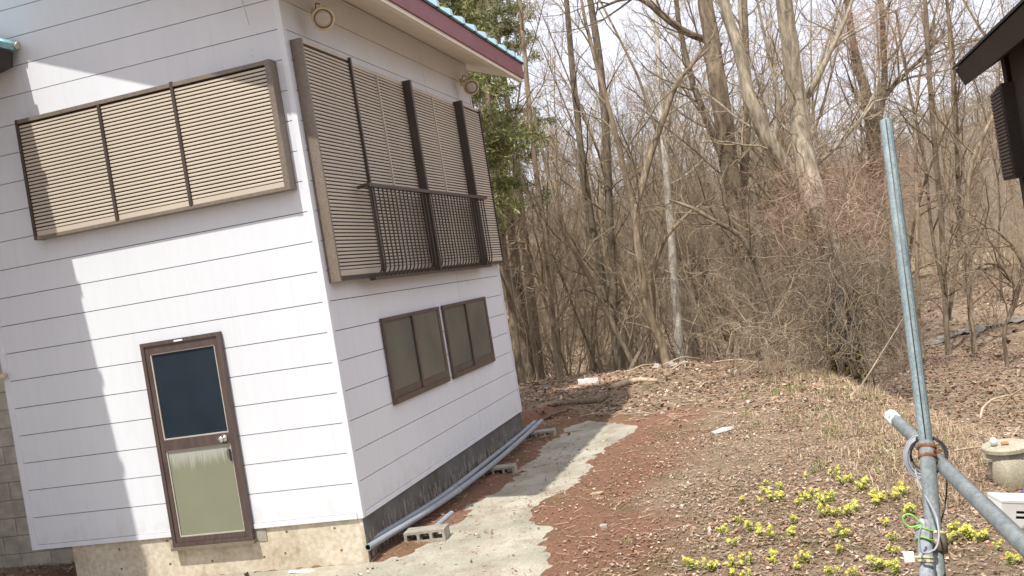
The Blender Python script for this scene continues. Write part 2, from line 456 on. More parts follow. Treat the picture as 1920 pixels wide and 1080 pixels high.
def ground_h(X, Y):
    X = np.asarray(X, float); Y = np.asarray(Y, float)
    s = seg_sdf(X, Y, EDGE)
    rear = sstep(Y, 3, 9)
    z = GZ + .015 * rear * np.exp(-((s + .55) / .9) ** 2)
    z = z - (.66 + .44 * rear) * sstep(s, -.25, 2.1)
    bk = seg_sdf(X, Y, BANK)
    z = z + .17 * (1 - .8 * sstep(bk, .6, 3.2)) * sstep(bk, -.02, .18) * sstep(-s, -.5, .8) * (1 - sstep(X, 1.2, 2.8))
    z = z + (.035 * vnoise(X, Y, 1.3, 1) + .028 * vnoise(X, Y, 3.7, 2) + .016 * vnoise(X, Y, 9, 3)) * (1 + 2 * sstep(s, -.8, 2))
    z = z + .010 * vnoise(X, Y, 21, 4)
    # the concrete path: soil lies below it inside, creeps over it along its border
    sl = poly_sdf(X, Y, SLAB) + .15 * vnoise(X, Y, 2.6, 5) + .09 * vnoise(X, Y, 6.3, 6) + .14 * vnoise(X, Y, 11.3, 7)
    k = 1 - sstep(sl, .25, .9)
    flat = GZ - .020 + .019 * sstep(vnoise(X, Y, 1.7, 14) + .5 * vnoise(X, Y, 6, 15) + .5 * vnoise(X, Y, 15, 16) - .25 * sstep(X, .55, .9), .30, .5) + .05 * sstep(sl, -.10, .16) + .010 * vnoise(X, Y, 16, 8) * sstep(sl, -.3, .1)
    z = z * (1 - k) + flat * k
    # flat against the house
    hs = poly_sdf(X, Y, [(-3.2, -.1), (.25, -.1), (.25, 5.6), (-3.2, 5.6)])
    # far terrain
    dx, dy = X - CAM_POS[0], Y - CAM_POS[1]
    r = np.hypot(dx, dy)
    z = z + .25 * vnoise(X, Y, .16, 9) * sstep(s, 2, 9) * sstep(r, 22, 40)
    z = z - .5 * sstep(r, 24, 60)
    az = np.arctan2(dx, dy)
    hill = (10.5 + 11 * sstep(az, -.02, .26) + 2.4 * vnoise(az * 9, az * 0, 1, 3))
    z = z + hill * sstep(r, 105, 215) + 30 * sstep(r, 270, 480)*0
    return z
def axis(lo, hi, step, far_lo, far_hi, g=1.07):
    a = list(np.arange(lo, hi + 1e-6, step))
    d = step; p = hi
    while p < far_hi: d *= g; p += d; a.append(p)
    d = step; p = lo; pre = []
    while p > far_lo: d *= g; p -= d; pre.append(p)
    return np.array(pre[::-1] + a)
gx = axis(-1.2, 6.4, .04, -420, 420); gy = axis(-1.4, 12.6, .05, -260, 480)
X, Y = np.meshgrid(gx, gy)
Z = ground_h(X, Y)
nx, ny = len(gx), len(gy)
idx = np.arange(nx * ny).reshape(ny, nx)
F = np.stack([idx[:-1, :-1], idx[:-1, 1:], idx[1:, 1:], idx[1:, :-1]], -1).reshape(-1, 4)
def ground_mat():
    m, t, b = new_mat('soil_and_litter')
    co = node(t, 'ShaderNodeTexCoord').outputs['Object']
    red = ramp(t, noise(t, 34, 6, co, rough=.75), [(.28, (.12, .065, .042)), (.5, (.255, .135, .088)), (.72, (.37, .225, .155))])
    lit = ramp(t, noise(t, 24, 6, co, rough=.8), [(.3, (.12, .084, .056)), (.48, (.285, .205, .14)), (.62, (.42, .32, .23)), (.8, (.58, .47, .36))])
    big = noise(t, .8, 4, co)
    at = node(t, 'ShaderNodeAttribute', attribute_name='litter')
    ad = node(t, 'ShaderNodeMath', operation='ADD'); t.links.new(at.outputs['Fac'], ad.inputs[0]); t.links.new(big, ad.inputs[1])
    fac = ramp(t, ad.outputs[0], [(.62, (0, 0, 0)), (.95, (1, 1, 1))])
    c = mixc(t, fac, red, lit)
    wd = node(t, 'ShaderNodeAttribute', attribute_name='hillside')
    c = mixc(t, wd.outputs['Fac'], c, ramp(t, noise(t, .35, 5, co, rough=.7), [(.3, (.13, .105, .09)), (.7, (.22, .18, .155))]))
    gr = noise(t, 1.7, 5, co)
    c = mixc(t, ramp(t, gr, [(.50, (0, 0, 0)), (.70, (.55, .55, .55))]), c, (.15, .135, .06))
    t.links.new(c, b.inputs['Base Color']); b.inputs['Roughness'].default_value = .95
    b.inputs['Specular IOR Level'].default_value = .1
    bump(t, b, noise(t, 30, 6, co, rough=.8), 1.0, .03)
    return m
MAT['ground'] = ground_mat()
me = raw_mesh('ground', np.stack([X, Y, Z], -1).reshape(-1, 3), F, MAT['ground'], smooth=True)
la = me.attributes.new('litter', 'FLOAT', 'POINT')
sd = poly_sdf(X, Y, SLAB)
lit = sstep(sd, .3, 1.9) * .68 + .35 * sstep(seg_sdf(X, Y, EDGE), -2.2, 0) + .35 * sstep(Y, 6, 10)
la.data.foreach_set('value', np.clip(lit, 0, 1).astype(np.float32).ravel())
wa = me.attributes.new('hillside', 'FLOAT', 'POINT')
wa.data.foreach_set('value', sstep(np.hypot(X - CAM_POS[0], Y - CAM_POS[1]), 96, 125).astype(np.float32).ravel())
tag(obj('ground', me), kind='structure')

_S = np.array(SLAB); _t = np.roll(_S, -1, 0) - np.roll(_S, 1, 0); _t /= np.linalg.norm(_t, axis=1)[:, None]
_area = np.sum(_S[:, 0] * np.roll(_S[:, 1], -1) - np.roll(_S[:, 0], -1) * _S[:, 1])
_nrm = np.stack([_t[:, 1], -_t[:, 0]], -1) * (1 if _area > 0 else -1)
_S2 = _S + _nrm * .16; _S2[_S[:, 1] >= -.01, 0] = np.maximum(_S2[_S[:, 1] >= -.01, 0], _S[_S[:, 1] >= -.01, 0] * 1.0 - .16)
_S2[-2] = (.12, .005); _S2[-1] = (-3.3, .005)
mb = MB(); mb.prism([tuple(p) for p in _S2], 2, GZ - .10, GZ)
slab = tag(obj('concrete_path', mb, mat=MAT['slab']), kind='structure')
# grey track far off in the wood
pts = [at_z(x, y, -1.3) for x, y in [(1700, 640), (1800, 606), (1870, 590), (1960, 570), (2080, 552)]]
tv = []; 
cl = []
for i in range(len(pts) - 1):
    for k in range(12): cl.append(pts[i] + (pts[i + 1] - pts[i]) * k / 12)
for p in cl:
    for o_ in (-.6, -.2, .2, .6): tv.append((p[0] + o_ * .3, p[1] + o_, 0))
tv = np.array(tv); tv[:, 2] = ground_h(tv[:, 0], tv[:, 1]) + .05
F2 = [(4 * i + j, 4 * i + j + 1, 4 * i + j + 5, 4 * i + j + 4) for i in range(len(cl) - 1) for j in range(3)]
MAT['stream'] = mottled('grey_track', (.17, .15, .125), (.24, .215, .18), 3, .8, .2)
tag(obj('woodland_track', raw_mesh('woodland_track', tv, F2, MAT['stream'])), kind='structure')

# ------------------------------------------------------------------ the white house
A_L, B_D, BZ = -3.54, 5.46, UNIT           # width of the gable wall, depth of the side wall, board height
SL = .4                                    # roof slope
ZW = 4.90                                  # soffit meets side wall
house = empty('white_house', 'white sided two storey house with brown louvred shutters and teal ribbed roof', 'house', (0, 0, GZ))
HO = Vector((0, 0, -GZ))
def hp(name, mb, mat, parent=None, smooth=False, label=None):
    o = obj(name, mb, parent or house, mat, smooth)
    if parent is None: o.location = HO
    if label: o['label'] = label
    return o
# inner wall body
mb = MB()
mb.prism([(A_L + .02, -.03), (-.022, -.03), (-.022, ZW - .03), (A_L + .02, ZW - .03 - SL * A_L)], 1, .022, B_D - .022)
hp('wall', mb, MAT['core'])
g = .0034
for k in range(24):
    z0, z1 = k * BZ + g, (k + 1) * BZ - g
    xr = 0.0
    if z1 > ZW - .01:
        xr = (ZW - .01 - z1) / SL
    xr0 = min(0.0, (ZW - .01 - z0) / SL) if z0 > ZW - .01 else 0.0
    e = -.035
    if xr - .0 < A_L + .1: break
    mb = MB()
    poly = [(A_L + .045, z0), (min(e, xr0), z0), (min(e, xr), z1), (A_L + .045, z1)]
    mb.prism(poly, 1, -.0, .0195)
    hp('siding_board', mb, MAT['siding'])
for k in range(18):
    z0, z1 = k * BZ + g, (k + 1) * BZ - g
    for (ya, yb) in ((.035, 3.595), (3.601, B_D - .035)):
        mb = MB(); mb.box(-.0195, 0, ya, yb, z0, z1)
        hp('siding_board', mb, MAT['siding'])
mb = MB(); mb.box(-.0195, .006, .04, B_D - .04, 4.8585, ZW - .012)
hp('frieze_board', mb, MAT['siding'])
# plain back and left walls
mb = MB(); mb.box(A_L + .03, -.03, B_D - .02, B_D, 0, ZW)
hp('rear_wall', mb, MAT['siding'])
# corner trims
mb = MB()
mb.prism([(-.046, -.008), (.008, -.008), (.008, .046), (0, .046), (0, 0), (-.046, 0)], 2, -.045, ZW - .005)
hp('corner_trim', mb, MAT['trim'])
mb = MB(); mb.box(A_L - .008, A_L + .055, -.010, .03, -.045, ZW + 1.3); mb.box(A_L - .008, A_L, .03, B_D, -.045, ZW + 1.3)
hp('corner_trim', mb, MAT['trim'])
mb = MB(); mb.box(-.04, .008, B_D - .046, B_D + .008, -.045, ZW - .005)
hp('corner_trim', mb, MAT['trim'])
# base flashing
mb = MB(); mb.box(A_L + .02, -.05, -.012, .02, -.045, .0); mb.box(-.02, .012, .05, B_D - .05, -.045, .0)
hp('base_flashing', mb, MAT['trim'])
mb = MB(); mb.box(A_L + .02, -.02, .022, B_D - .02, -.06, -.046)
hp('floor_underside', mb, MAT['bronze_dark'])
# foundation
mb = MB(); mb.box(-3.10, -.0155, .014, .16, GZ - .3, -.0465)
hp('foundation', mb, MAT['conc'])
mb = MB(); mb.box(-.16, -.012, .0165, B_D - .03, GZ - .3, -.047)
hp('foundation', mb, MAT['conc_dark'], label='dark stained concrete foundation of the shaded side')
mb = MB(); mb.box(-3.09, -2.95, .17, B_D - .03, GZ - .3, -.047)
hp('foundation', mb, MAT['conc_dark'])
# form tie holes in the foundation
for x in (-.28, -.78, -1.0, -1.55, -2.05, -2.62):
    for z in (-.10, -.30):
        mb = MB(); mb.lathe([(.012, 0), (.012, .006)], (x + random.uniform(-.05, .05), .0125, z + random.uniform(-.02, .02)), 8, 1)
        hp('tie_hole', mb, MAT['rust'])
mb = MB(); mb.box(-1.075, -.98, .004, .0135, -.165, -.047)
hp('mortar_patch', mb, MAT['block'])
mb = MB(); mb.box(-2.0, -1.93, .004, .0135, -.13, -.047)
hp('mortar_patch', mb, MAT['block'])
# the roof: slopes down towards +x, rakes over the gable wall
XE, YN, YF = .60, -.74, 6.25
def zr(x, off=0): return ZW - SL * x + off
RT, XL = .24, -4.2
mb = MB(); mb.prism([(XL, zr(XL, .02)), (XE, zr(XE, .02)), (XE, zr(XE, .02 + RT)), (XL, zr(XL, .02 + RT))], 1, YN + .03, YF - .03)
roof = hp('roof', mb, MAT['teal_dark'])
mb = MB(); mb.prism([(XL, zr(XL, .0)), (XE - .03, zr(XE - .03, .0)), (XE - .03, zr(XE - .03, .018)), (XL, zr(XL, .018))], 1, YN + .03, YF - .03)
hp('soffit', mb, MAT['soffit'])
ZF = zr(XE) + .02
mb = MB(); mb.box(XE - .055, XE + .004, YN + .02, YF - .02, ZF - .045, ZF + .001)
hp('eave_band', mb, MAT['eave_band'])
mb = MB(); mb.box(XE + .005, XE + .027, YN, YF, ZF + .002, ZF + .215)
hp('fascia', mb, MAT['fascia'])
mb = MB(); mb.prism([(XL, zr(XL, -.0)), (XE, zr(XE, .0)), (XE, zr(XE, .215)), (XL, zr(XL, .215))], 1, YN, YN + .025)
hp('rake_board', mb, MAT['fascia'])
mb = MB(); mb.prism([(XL, zr(XL, -.0)), (XE, zr(XE, .0)), (XE, zr(XE, .215)), (XL, zr(XL, .215))], 1, YF - .025, YF)
hp('rake_board', mb, MAT['fascia'])
mb = MB(); mb.box(XE - .02, XE + .045, YN - .01, YF + .03, ZF + .216, ZF + .245)
hp('drip_edge', mb, MAT['teal_dark'], roof)
x0, x1 = XL, XE + .04
mb = MB(); mb.prism([(x0, zr(x0, .262)), (x1, zr(x1, .262)), (x1, zr(x1, .274)), (x0, zr(x0, .274))], 1, YN - .02, YF + .03)
hp('roof_sheet', mb, MAT['sheet'], roof)
me = None
for i in range(16):
    y = YF - .04 - i * .462
    if me is None:
        mb = MB(); mb.prism([(x0, zr(x0, .275)), (x1 + .03, zr(x1 + .03, .275)), (x1 + .02, zr(x1, .345)), (x0, zr(x0, .345))], 1, -.045, .045)
        me = mb.mesh('roof_rib', MAT['rib'])
    o = obj('roof_rib', me, roof, loc=(0, y, 0))

# --- the door on the gable wall
door = hp('door', (lambda m: (m.box(-1.925, -1.09, -.012, -.001, -.13, 1.775), m)[1])(MB()), MAT['door_brown'])
def frame(mb, x0, x1, z0, z1, w, y0, y1):
    mb.box(x0, x0 + w, y0, y1, z0, z1); mb.box(x1 - w, x1, y0, y1, z0, z1)
    mb.box(x0 + w, x1 - w, y0, y1, z1 - w, z1); mb.box(x0 + w, x1 - w, y0, y1, z0, z0 + w)
mb = MB(); frame(mb, -1.93, -1.085, -.135, 1.78, .035, -.055, -.0125)
hp('door_frame', mb, MAT['door_brown'], door)
mb = MB()
mb.box(-1.893, -1.853, -.042, -.0125, -.098, 1.743); mb.box(-1.162, -1.122, -.042, -.0125, -.098, 1.743)
mb.box(-1.852, -1.163, -.042, -.0125, 1.672, 1.743); mb.box(-1.852, -1.163, -.042, -.0125, .762, .862); mb.box(-1.852, -1.163, -.042, -.0125, -.098, -.052)
hp('door_leaf', mb, MAT['door_brown'], door)
mb = MB(); mb.box(-1.838, -1.177, -.022, -.0125, .877, 1.671)
hp('upper_pane', mb, MAT['pane_dark'], door, label='dark frosted upper pane of the door')
mb = MB(); frame(mb, -1.852, -1.163, .8625, 1.6715, .012, -.034, -.0225)
hp('glazing_bead', mb, MAT['bead'], door)
mb = MB(); mb.box(-1.838, -1.177, -.022, -.0125, -.04, .75)
hp('lower_panel', mb, MAT['pane_olive'], door, label='olive grey frosted lower panel of the door')
mb = MB(); frame(mb, -1.852, -1.163, -.0515, .7615, .011, -.032, -.0225)
hp('glazing_bead', mb, MAT['bead'], door)
mb = MB(); mb.lathe([(.034, 0), (.034, -.012), (.012, -.014), (.012, -.04), (.026, -.045), (.031, -.06), (.022, -.075)], (-1.215, -.0425, .815), 16, 1)
hp('door_knob', mb, MAT['chrome'], door, True)
mb = MB(); mb.box(-1.19, -1.172, -.046, -.0428, .60, .71)
hp('door_latch', mb, MAT['black'], door)
mb = MB(); mb.box(-1.945, -1.07, -.075, -.005, -.165, -.137)
hp('door_sill', mb, MAT['bronze'], door)
mb = MB(); mb.box(-1.56, -1.47, -.0585, -.0555, 1.752, 1.768)
hp('door_tag', mb, MAT['white'], door)
for z in (1.45, .1):
    mb = MB(); mb.box(-1.9425, -1.9305, -.03, -.0125, z - .06, z + .06)
    hp('door_hinge', mb, MAT['bead'], door)

# --- louvred storm shutter on the gable wall
NSLAT = [0]
def slat_mesh(L, axis_):
    # slanted louvre blade with a rounded nose, 0.034 m pitch
    prof = [(0, .003), (-.014, .002), (-.0165, .005), (-.0155, .021), (-.012, .0248), (0, .0248)]
    mb = MB()
    if axis_ == 0: mb.prism([(p[0], p[1]) for p in prof], 0, 0, L)
    else:
        mb.prism([(-p[0], p[1]) for p in prof], 1, 0, L)
    return mb
def a_shutter():
    D = .12
    mb = MB(); mb.box(-2.81, -.115, -.075, -.001, 2.93, 4.04)
    sh = hp('storm_shutter', mb, MAT['slat_gap'], label='three panel tan louvred shutter box on the gable wall')
    mb = MB(); mb.box(-2.827, -2.80, -D - .004, -.0015, 2.905, 4.05); hp('side_plate', mb, MAT['bronze_dark'], sh)
    mb = MB(); mb.box(-.165, -.112, -D - .004, -.0015, 2.905, 4.05); hp('side_plate', mb, MAT['bronze'], sh)
    mb = MB(); mb.box(-2.799, -.166, -D - .002, -.0015, 4.012, 4.048); hp('top_rail', mb, MAT['bronze'], sh)
    mb = MB(); mb.box(-2.799, -.166, -D - .002, -.0015, 2.907, 2.937); hp('bottom_rail', mb, MAT['bronze'], sh)
    xs = [-2.799, -1.895, -1.11, -.166]
    for x in xs[1:3]:
        mb = MB(); mb.box(x - .014, x + .014, -D - .008, -.076, 2.9375, 4.0115 + (.045 if x > -1.5 else 0)); hp('mullion', mb, MAT['bronze_dark'], sh)
    for a, b in zip(xs[:-1], xs[1:]):
        a2 = a + (.016 if a > -2.7 else .002); b2 = b - (.016 if b < -.3 else .002)
        me = slat_mesh(b2 - a2, 0).mesh('shutter_slat', MAT['slat'])
        z = 2.988
        while z < 3.99:
            obj('shutter_slat', me, sh, loc=(a2, -.0755 - .018, z)); z += .0338
        mb = MB(); mb.box(a2, b2, -.108, -.0755, 2.9378, 2.984); hp('kick_rail', mb, MAT['slat'], sh)
a_shutter()

# --- the big shutter set on the side wall
def b_shutter():
    D = .115
    z0, z1 = 2.065, 4.225
    mb = MB(); mb.box(.001, .035, .12, 5.40, z0 + .01, z1 - .01)
    sh = hp('storm_shutter', mb, MAT['slat_gap'], label='tall tan louvred shutter set across the side wall')
    mb = MB(); mb.box(.0015, D, .095, .122, z0 - .015, z1 + .005); hp('side_plate', mb, MAT['bronze'], sh)
    mb = MB(); mb.box(.0015, D, 5.395, 5.42, z0, z1); hp('side_plate', mb, MAT['bronze_dark'], sh)
    mb = MB(); mb.box(.0355, D - .004, .1225, 5.394, z0 - .012, z0 + .028); hp('bottom_rail', mb, MAT['bronze_dark'], sh)
    mb = MB(); mb.box(.0355, .10, .1225, 1.09, z1 - .03, z1); hp('top_rail', mb, MAT['slat'], sh)
    mb = MB(); mb.box(.0355, .06, 1.13, 4.40, z1 - .05, z1 - .01); hp('top_rail', mb, MAT['slat'], sh)
    mb = MB(); mb.box(.0355, .10, 4.65, 5.394, z1 - .03, z1); hp('top_rail', mb, MAT['slat'], sh)
    for y, w, d, c in ((1.095, .03, .125, 'bronze_dark'), (2.62, .055, .155, 'bronze_dark'), (4.44, .055, .165, 'bronze_dark')):
        mb = MB(); mb.box(.0355, d, y, y + w, z0 + .03, z1 - .002); hp('mullion', mb, MAT[c], sh)
    for y in (1.86, 3.56):
        mb = MB(); mb.box(.0355, .075, y - .011, y + .011, z0 + .03, z1 - .052); hp('mullion', mb, MAT['slat'], sh)
    spans = [(.124, 1.093, .098), (1.127, 1.847, .06), (1.873, 2.617, .06), (2.677, 3.547, .06), (3.573, 4.437, .06), (4.497, 5.393, .098)]
    stuff = MB(); n = 0
    for i, (a, b, xf) in enumerate(spans):
        if i in (0, 5):
            mb = MB(); mb.box(.0355, xf - .018, a, b, z0 + .03, z1 - .035); hp('shutter_backing', mb, MAT['slat_gap'], sh)
        me = slat_mesh(b - a, 1).mesh('shutter_slat', MAT['slat'])
        z = z0 + .085
        top = z1 - (.055 if i in (0, 5) else .075)
        while z < top:
            if i < 3: obj('shutter_slat', me, sh, loc=(xf - .0165, a, z))
            else:
                prof = [(0, .003), (.014, .002), (.0165, .005), (.0155, .021), (.012, .0248), (0, .0248)]
                stuff.prism([(xf - .0165 + p[0], z + p[1]) for p in prof], 1, a, b)
            z += .0338
        mb = MB(); mb.box(.0355, xf + .002, a, b, z0 + .029, z0 + .080); hp('kick_rail', mb, MAT['slat'], sh)
    o = hp('shutter_slats', stuff, MAT['slat'], sh); o['kind'] = 'stuff'
    # railing in front of the opening
    X0 = .24
    mb = MB(); mb.box(X0 - .03, X0 + .03, .72, 4.56, 2.90, 2.935)
    rl = hp('balcony_railing', mb, MAT['bronze_dark'])
    for y in (.76, 2.50, 4.48):
        mb = MB(); mb.box(.12, X0 - .031, y, y + .035, 2.90, 2.93); hp('rail_bracket', mb, MAT['bronze_dark'], rl)
    for y in (2.44, 4.22):
        mb = MB(); mb.box(X0 - .085, X0 - .015, y, y + .05, 2.06, 2.899); hp('railing_post', mb, MAT['bronze_dark'], rl)
    mb = MB(); mb.box(.12, X0 - .06, .72, 4.56, 2.02, 2.055); hp('bottom_rail', mb, MAT['bronze_dark'], rl)
    mb = MB(); pts_ = [(X0, 0, 2.899), (X0, 0, 2.18), (X0 - .006, 0, 2.12), (X0 - .028, 0, 2.075), (X0 - .062, 0, 2.052)]
    mb.tube(pts_, .0085, 6)
    me = mb.mesh('baluster', MAT['bronze_dark'])
    y = .77
    while y < 4.54:
        obj('baluster', me, rl, loc=(0, y, 0)); y += .108
b_shutter()

# --- two small sliding windows on the side wall
for y0, y1 in ((1.045, 2.70), (2.845, 4.525)):
    z0, z1 = .785, 1.645
    mb = MB(); mb.box(.0008, .004, y0 + .01, y1 - .01, z0 + .01, z1 - .01)
    w = hp('window', mb, MAT['core'])
    mb = MB()
    mb.box(.0045, .034, y0, y0 + .028, z0, z1); mb.box(.0045, .034, y1 - .028, y1, z0, z1)
    mb.box(.0045, .034, y0 + .028, y1 - .028, z1 - .035, z1); mb.box(.0045, .038, y0 + .028, y1 - .028, z0, z0 + .055)
    hp('window_frame', mb, MAT['sash'], w)
    ym = (y0 + y1) / 2
    for a, b, xo in ((y0 + .03, ym + .03, .0155), (ym - .03, y1 - .03, .0305)):
        mb = MB()
        mb.box(xo - .011, xo + .004, a, a + .05, z0 + .056, z1 - .036); mb.box(xo - .011, xo + .004, b - .05, b, z0 + .056, z1 - .036)
        mb.box(xo - .011, xo + .004, a + .05, b - .05, z0 + .056, z0 + .125)
        hp('sash', mb, MAT['sash'], w)
        mb = MB(); mb.box(xo - .010, xo - .003, a + .0505, b - .0505, z0 + .126, z1 - .037)
        hp('pane', mb, MAT['pane_grey'], w)

# --- round lamps under the eave of the side wall
for k, (y, lab) in enumerate(((.71, 'cream round lamp with rusty rim near the front corner'), (5.12, 'cream round lamp with rusty rim near the far corner'))):
    zc = 4.59
    mb = MB(); mb.lathe([(.05, 0), (.05, .02), (.03, .035)], (0.002, y, zc), 14, 0)
    lp = hp('wall_lamp', mb, MAT['cream'], label=lab)
    mb = MB(); mb.tube([(.03, y, zc), (.10, y - .04, zc + .02), (.17, y - .14, zc + .0), (.20, y - .20, zc - .03)], [.014, .014, .018, .022], 8); hp('lamp_arm', mb, MAT['cream'], lp, True)
    C = Vector((.215, y - .30, zc - .15)); dirv = Vector((.42, -.86, -.30)).normalized()
    q = dirv.to_track_quat('Z', 'Y').to_matrix()
    def lrot(prof, seg=24):
        m_ = MB(); m_.lathe(prof, (0, 0, 0), seg); 
        v = np.concatenate(m_.v); m_.v = [v @ np.array(q).T + np.array(C)]; return m_
    hp('lamp_housing', lrot([(.02, -.13), (.06, -.12), (.088, -.06), (.094, 0.0), (.094, .02)]), MAT['cream'], lp, True)
    hp('lamp_glass', lrot([(.078, .0205), (.078, .024), (.04, .036), (.01, .038)]), MAT['lampglass'], lp, True)
    th = np.linspace(0, 2 * math.pi, 25)
    m_ = MB(); P_ = np.stack([.094 * np.cos(th), .094 * np.sin(th), np.full(25, .022)], -1) @ np.array(q).T + np.array(C)
    m_.tube(P_, .012, 6); hp('lamp_rim', m_, MAT['cream'], lp, True)
    m_ = MB(); P_ = np.stack([.083 * np.cos(th), .083 * np.sin(th), np.full(25, .028)], -1) @ np.array(q).T + np.array(C)
    m_.tube(P_, .004, 5); hp('lamp_gasket', m_, MAT['rust'], lp, True)
    m_ = MB(); m_.tube([(.02, y, zc + .05), (.06, y - .06, zc + .08), (.16, y - .2, zc + .02)], .006, 6); hp('lamp_bracket', m_, MAT['rust'], lp)
# broken white strand on the gable wall
mb = MB()
zz = 4.63; x = -.39
pts_ = [(-.37, -.004, 4.72), (-.345, -.005, 4.62), (-.33, -.005, 4.50), (-.318, -.005, 4.42)]
for a, b in zip(pts_[:-1], pts_[1:]):
    for t in np.arange(0, 1, .12):
        if random.random() < .75:
            p = [a[i] + (b[i] - a[i]) * t for i in range(3)]
            mb.tube([p, (p[0] + .006, p[1], p[2] - .016 - .01 * random.random())], [.003, .0035 + .003 * random.random()], 5)
for p in ((-.33, -.004, 4.22), (-.345, -.004, 4.17)):
    mb.tube([p, (p[0] + .01, p[1], p[2] - .03)], .0035, 5)
tag(obj('dangling_web', mb, mat=MAT['web']), 'broken white web strand hanging on the gable wall under the roof', 'cobweb')
# cream drain pipe end at the left corner
mb = MB(); mb.tube([(-4.6, -.06, 1.70), (-3.47, -.06, 1.685)], .026, 12)
tag(obj('drain_pipe', mb, mat=MAT['cream'], smooth=True), 'short cream pipe reaching the left corner of the white house', 'pipe')
mb = MB(); mb.tube([(-3.60, -.04, 1.72), (-3.60, -.04, 1.80), (-3.62, -.05, 1.93), (-3.60, -.05, 2.05)], [.02, .024, .024, .016], 8)
tag(obj('pipe_fitting', mb, mat=MAT['white'], smooth=True), 'white pipe fitting above the cream pipe at the left corner', 'pipe fitting')

# ------------------------------------------------------------------ adjoining wing with teal roof at the left edge
XW, ZE = -2.72, 4.70
wing = empty('adjoining_wing', 'low neighbouring wing with a teal roof whose verge tip shows at the upper left', 'building', (-4.4, -2, GZ))
WO = Vector((4.4, 2, -GZ))
def wp(name, mb, mat, parent=None, smooth=False):
    o = obj(name, mb, parent or wing, mat, smooth)
    if parent is None: o.location = WO
    return o
mb = MB(); mb.box(-7.4, -4.3, -4.2, -.35, GZ - .2, ZE + .3); wp('wall', mb, MAT['siding'])
mb = MB(); xl = -7.6
zz = lambda x, o=0: ZE - .4 * (x - XW) + o
mb.prism([(xl, zz(xl)), (XW, zz(XW)), (XW, zz(XW, .06)), (xl, zz(xl, .06))], 1, -4.6, -.10)
wr = wp('roof', mb, MAT['teal'])
y = -.25
mb = MB(); mb.prism([(xl, zz(xl, .061)), (XW + .03, zz(XW + .03, .061)), (XW + .025, zz(XW, .088)), (xl, zz(xl, .10))], 1, -.03, .03)
me = mb.mesh('roof_rib', MAT['teal'])
y = -.35
while y > -4.6:
    obj('roof_rib', me, wr, loc=(0, y, 0)); y -= .455
mb = MB(); p0 = np.array([xl, -.07, zz(xl, .06)]); p1 = np.array([XW + .02, -.07, zz(XW + .02, .055)])
for k in range(12):
    a, b = p0 + (p1 - p0) * k / 12, p0 + (p1 - p0) * (k + .96) / 12
    mb.tube([a, b], [.043, .040], 12)
wp('verge_roll', mb, MAT['teal'], wr, True)
mb = MB(); mb.tube([p1 + np.array([.002, 0, -.001]), p1 + np.array([.010, 0, -.004])], [.040, .026], 12)
wp('roll_end', mb, MAT['bead'], wr, True)
mb = MB(); mb.prism([(xl, zz(xl, -.02)), (XW - .02, zz(XW - .02, -.02)), (XW - .05, zz(XW, -.15)), (XW - .30, zz(XW, -.19)), (xl, zz(xl, -.28))], 1, -.13, -.09)
wp('gable_board', mb, MAT['host'], wr)
mb = MB(); mb.prism([(-3.3, zz(XW, -.20)), (XW - .02, zz(XW, -.17)), (XW - .02, zz(XW, -.01)), (-3.3, zz(-3.3, -.01))], 1, -4.55, -.14)
wp('eave_board', mb, MAT['host'], wr)

# ------------------------------------------------------------------ block wall behind the left corner
bw = empty('block_wall', 'beige concrete block wall standing behind the left corner of the white house', 'wall', (-4.6, .95, GZ))
mb = MB(); mb.box(-1.6, 1.9, .02, .13, -.4, 3.2); obj('mortar_core', mb, bw, MAT['mortar'])
mb = MB(); mb.box(0, .39, 0, .02, 0, .19); me = mb.mesh('block', MAT['block_wall'])
for r in range(16):
    for c in range(9):
        x = -1.6 + c * .398 - (.199 if r % 2 else 0)
        if -1.75 < x < 1.55: obj('block', me, bw, loc=(x, -.0005 * (c % 3), -.04 + r * .198))

# ------------------------------------------------------------------ brown neighbouring house at the right edge
bh = empty('brown_house', 'dark brown house corner with sloping eave and shutter box at the right edge', 'house', (6.5, -3, GZ))
BO = Vector((-6.5, 3, -GZ))
def bp(name, mb, mat, parent=None):
    o = obj(name, mb, parent or bh, mat)
    if parent is None: o.location = BO
    return o
T = at_dist(1789, 131, 7.0)
xe, ye, ze = T
W_X = xe + .235
zb = lambda x, o=0: ze + .4 * (x - xe) + o
mb = MB(); mb.prism([(xe, ze - .004), (xe + .045, ze - .115), (W_X + .02, zb(W_X, -.10)), (9.5, zb(9.5, -.10)), (9.5, zb(9.5, 0))], 1, ye - 9, ye - .02)
rf = bp('roof', mb, MAT['host'])
mb = MB(); mb.prism([(xe - .012, ze), (9.5, zb(9.5, .006)), (9.5, zb(9.5, .022)), (xe - .012, ze + .014)], 1, ye - 9.02, ye)
bp('roof_sheet', mb, MAT['black'], rf)
mb = MB(); mb.prism([(W_X + .02, GZ), (W_X + .02, zb(W_X, -.11)), (9.2, zb(9.2, -.11)), (9.2, GZ)], 1, ye - 8.8, ye - .22)
bp('wall', mb, MAT['host_wall'])
mb = MB(); mb.box(W_X - .005, W_X + .10, ye - .30, ye - .205, GZ, zb(W_X, -.10)); bp('corner_post', mb, MAT['host'])
zs0, zs1 = 1.94, 2.47
mb = MB(); mb.prism([(ye - .50, zs0), (ye - .17, zs0), (ye - .17, zs1), (ye - .50, zs1 + .03)], 0, W_X - .085, W_X - .006)
ss = bp('storm_shutter', mb, MAT['host'])
for k in range(24):
    z = zs0 + .02 + k * .0215
    mb = MB(); mb.box(W_X - .093, W_X - .0855, ye - .48, ye - .19, z, z + .013); bp('shutter_slat', mb, MAT['host_slat'], ss)
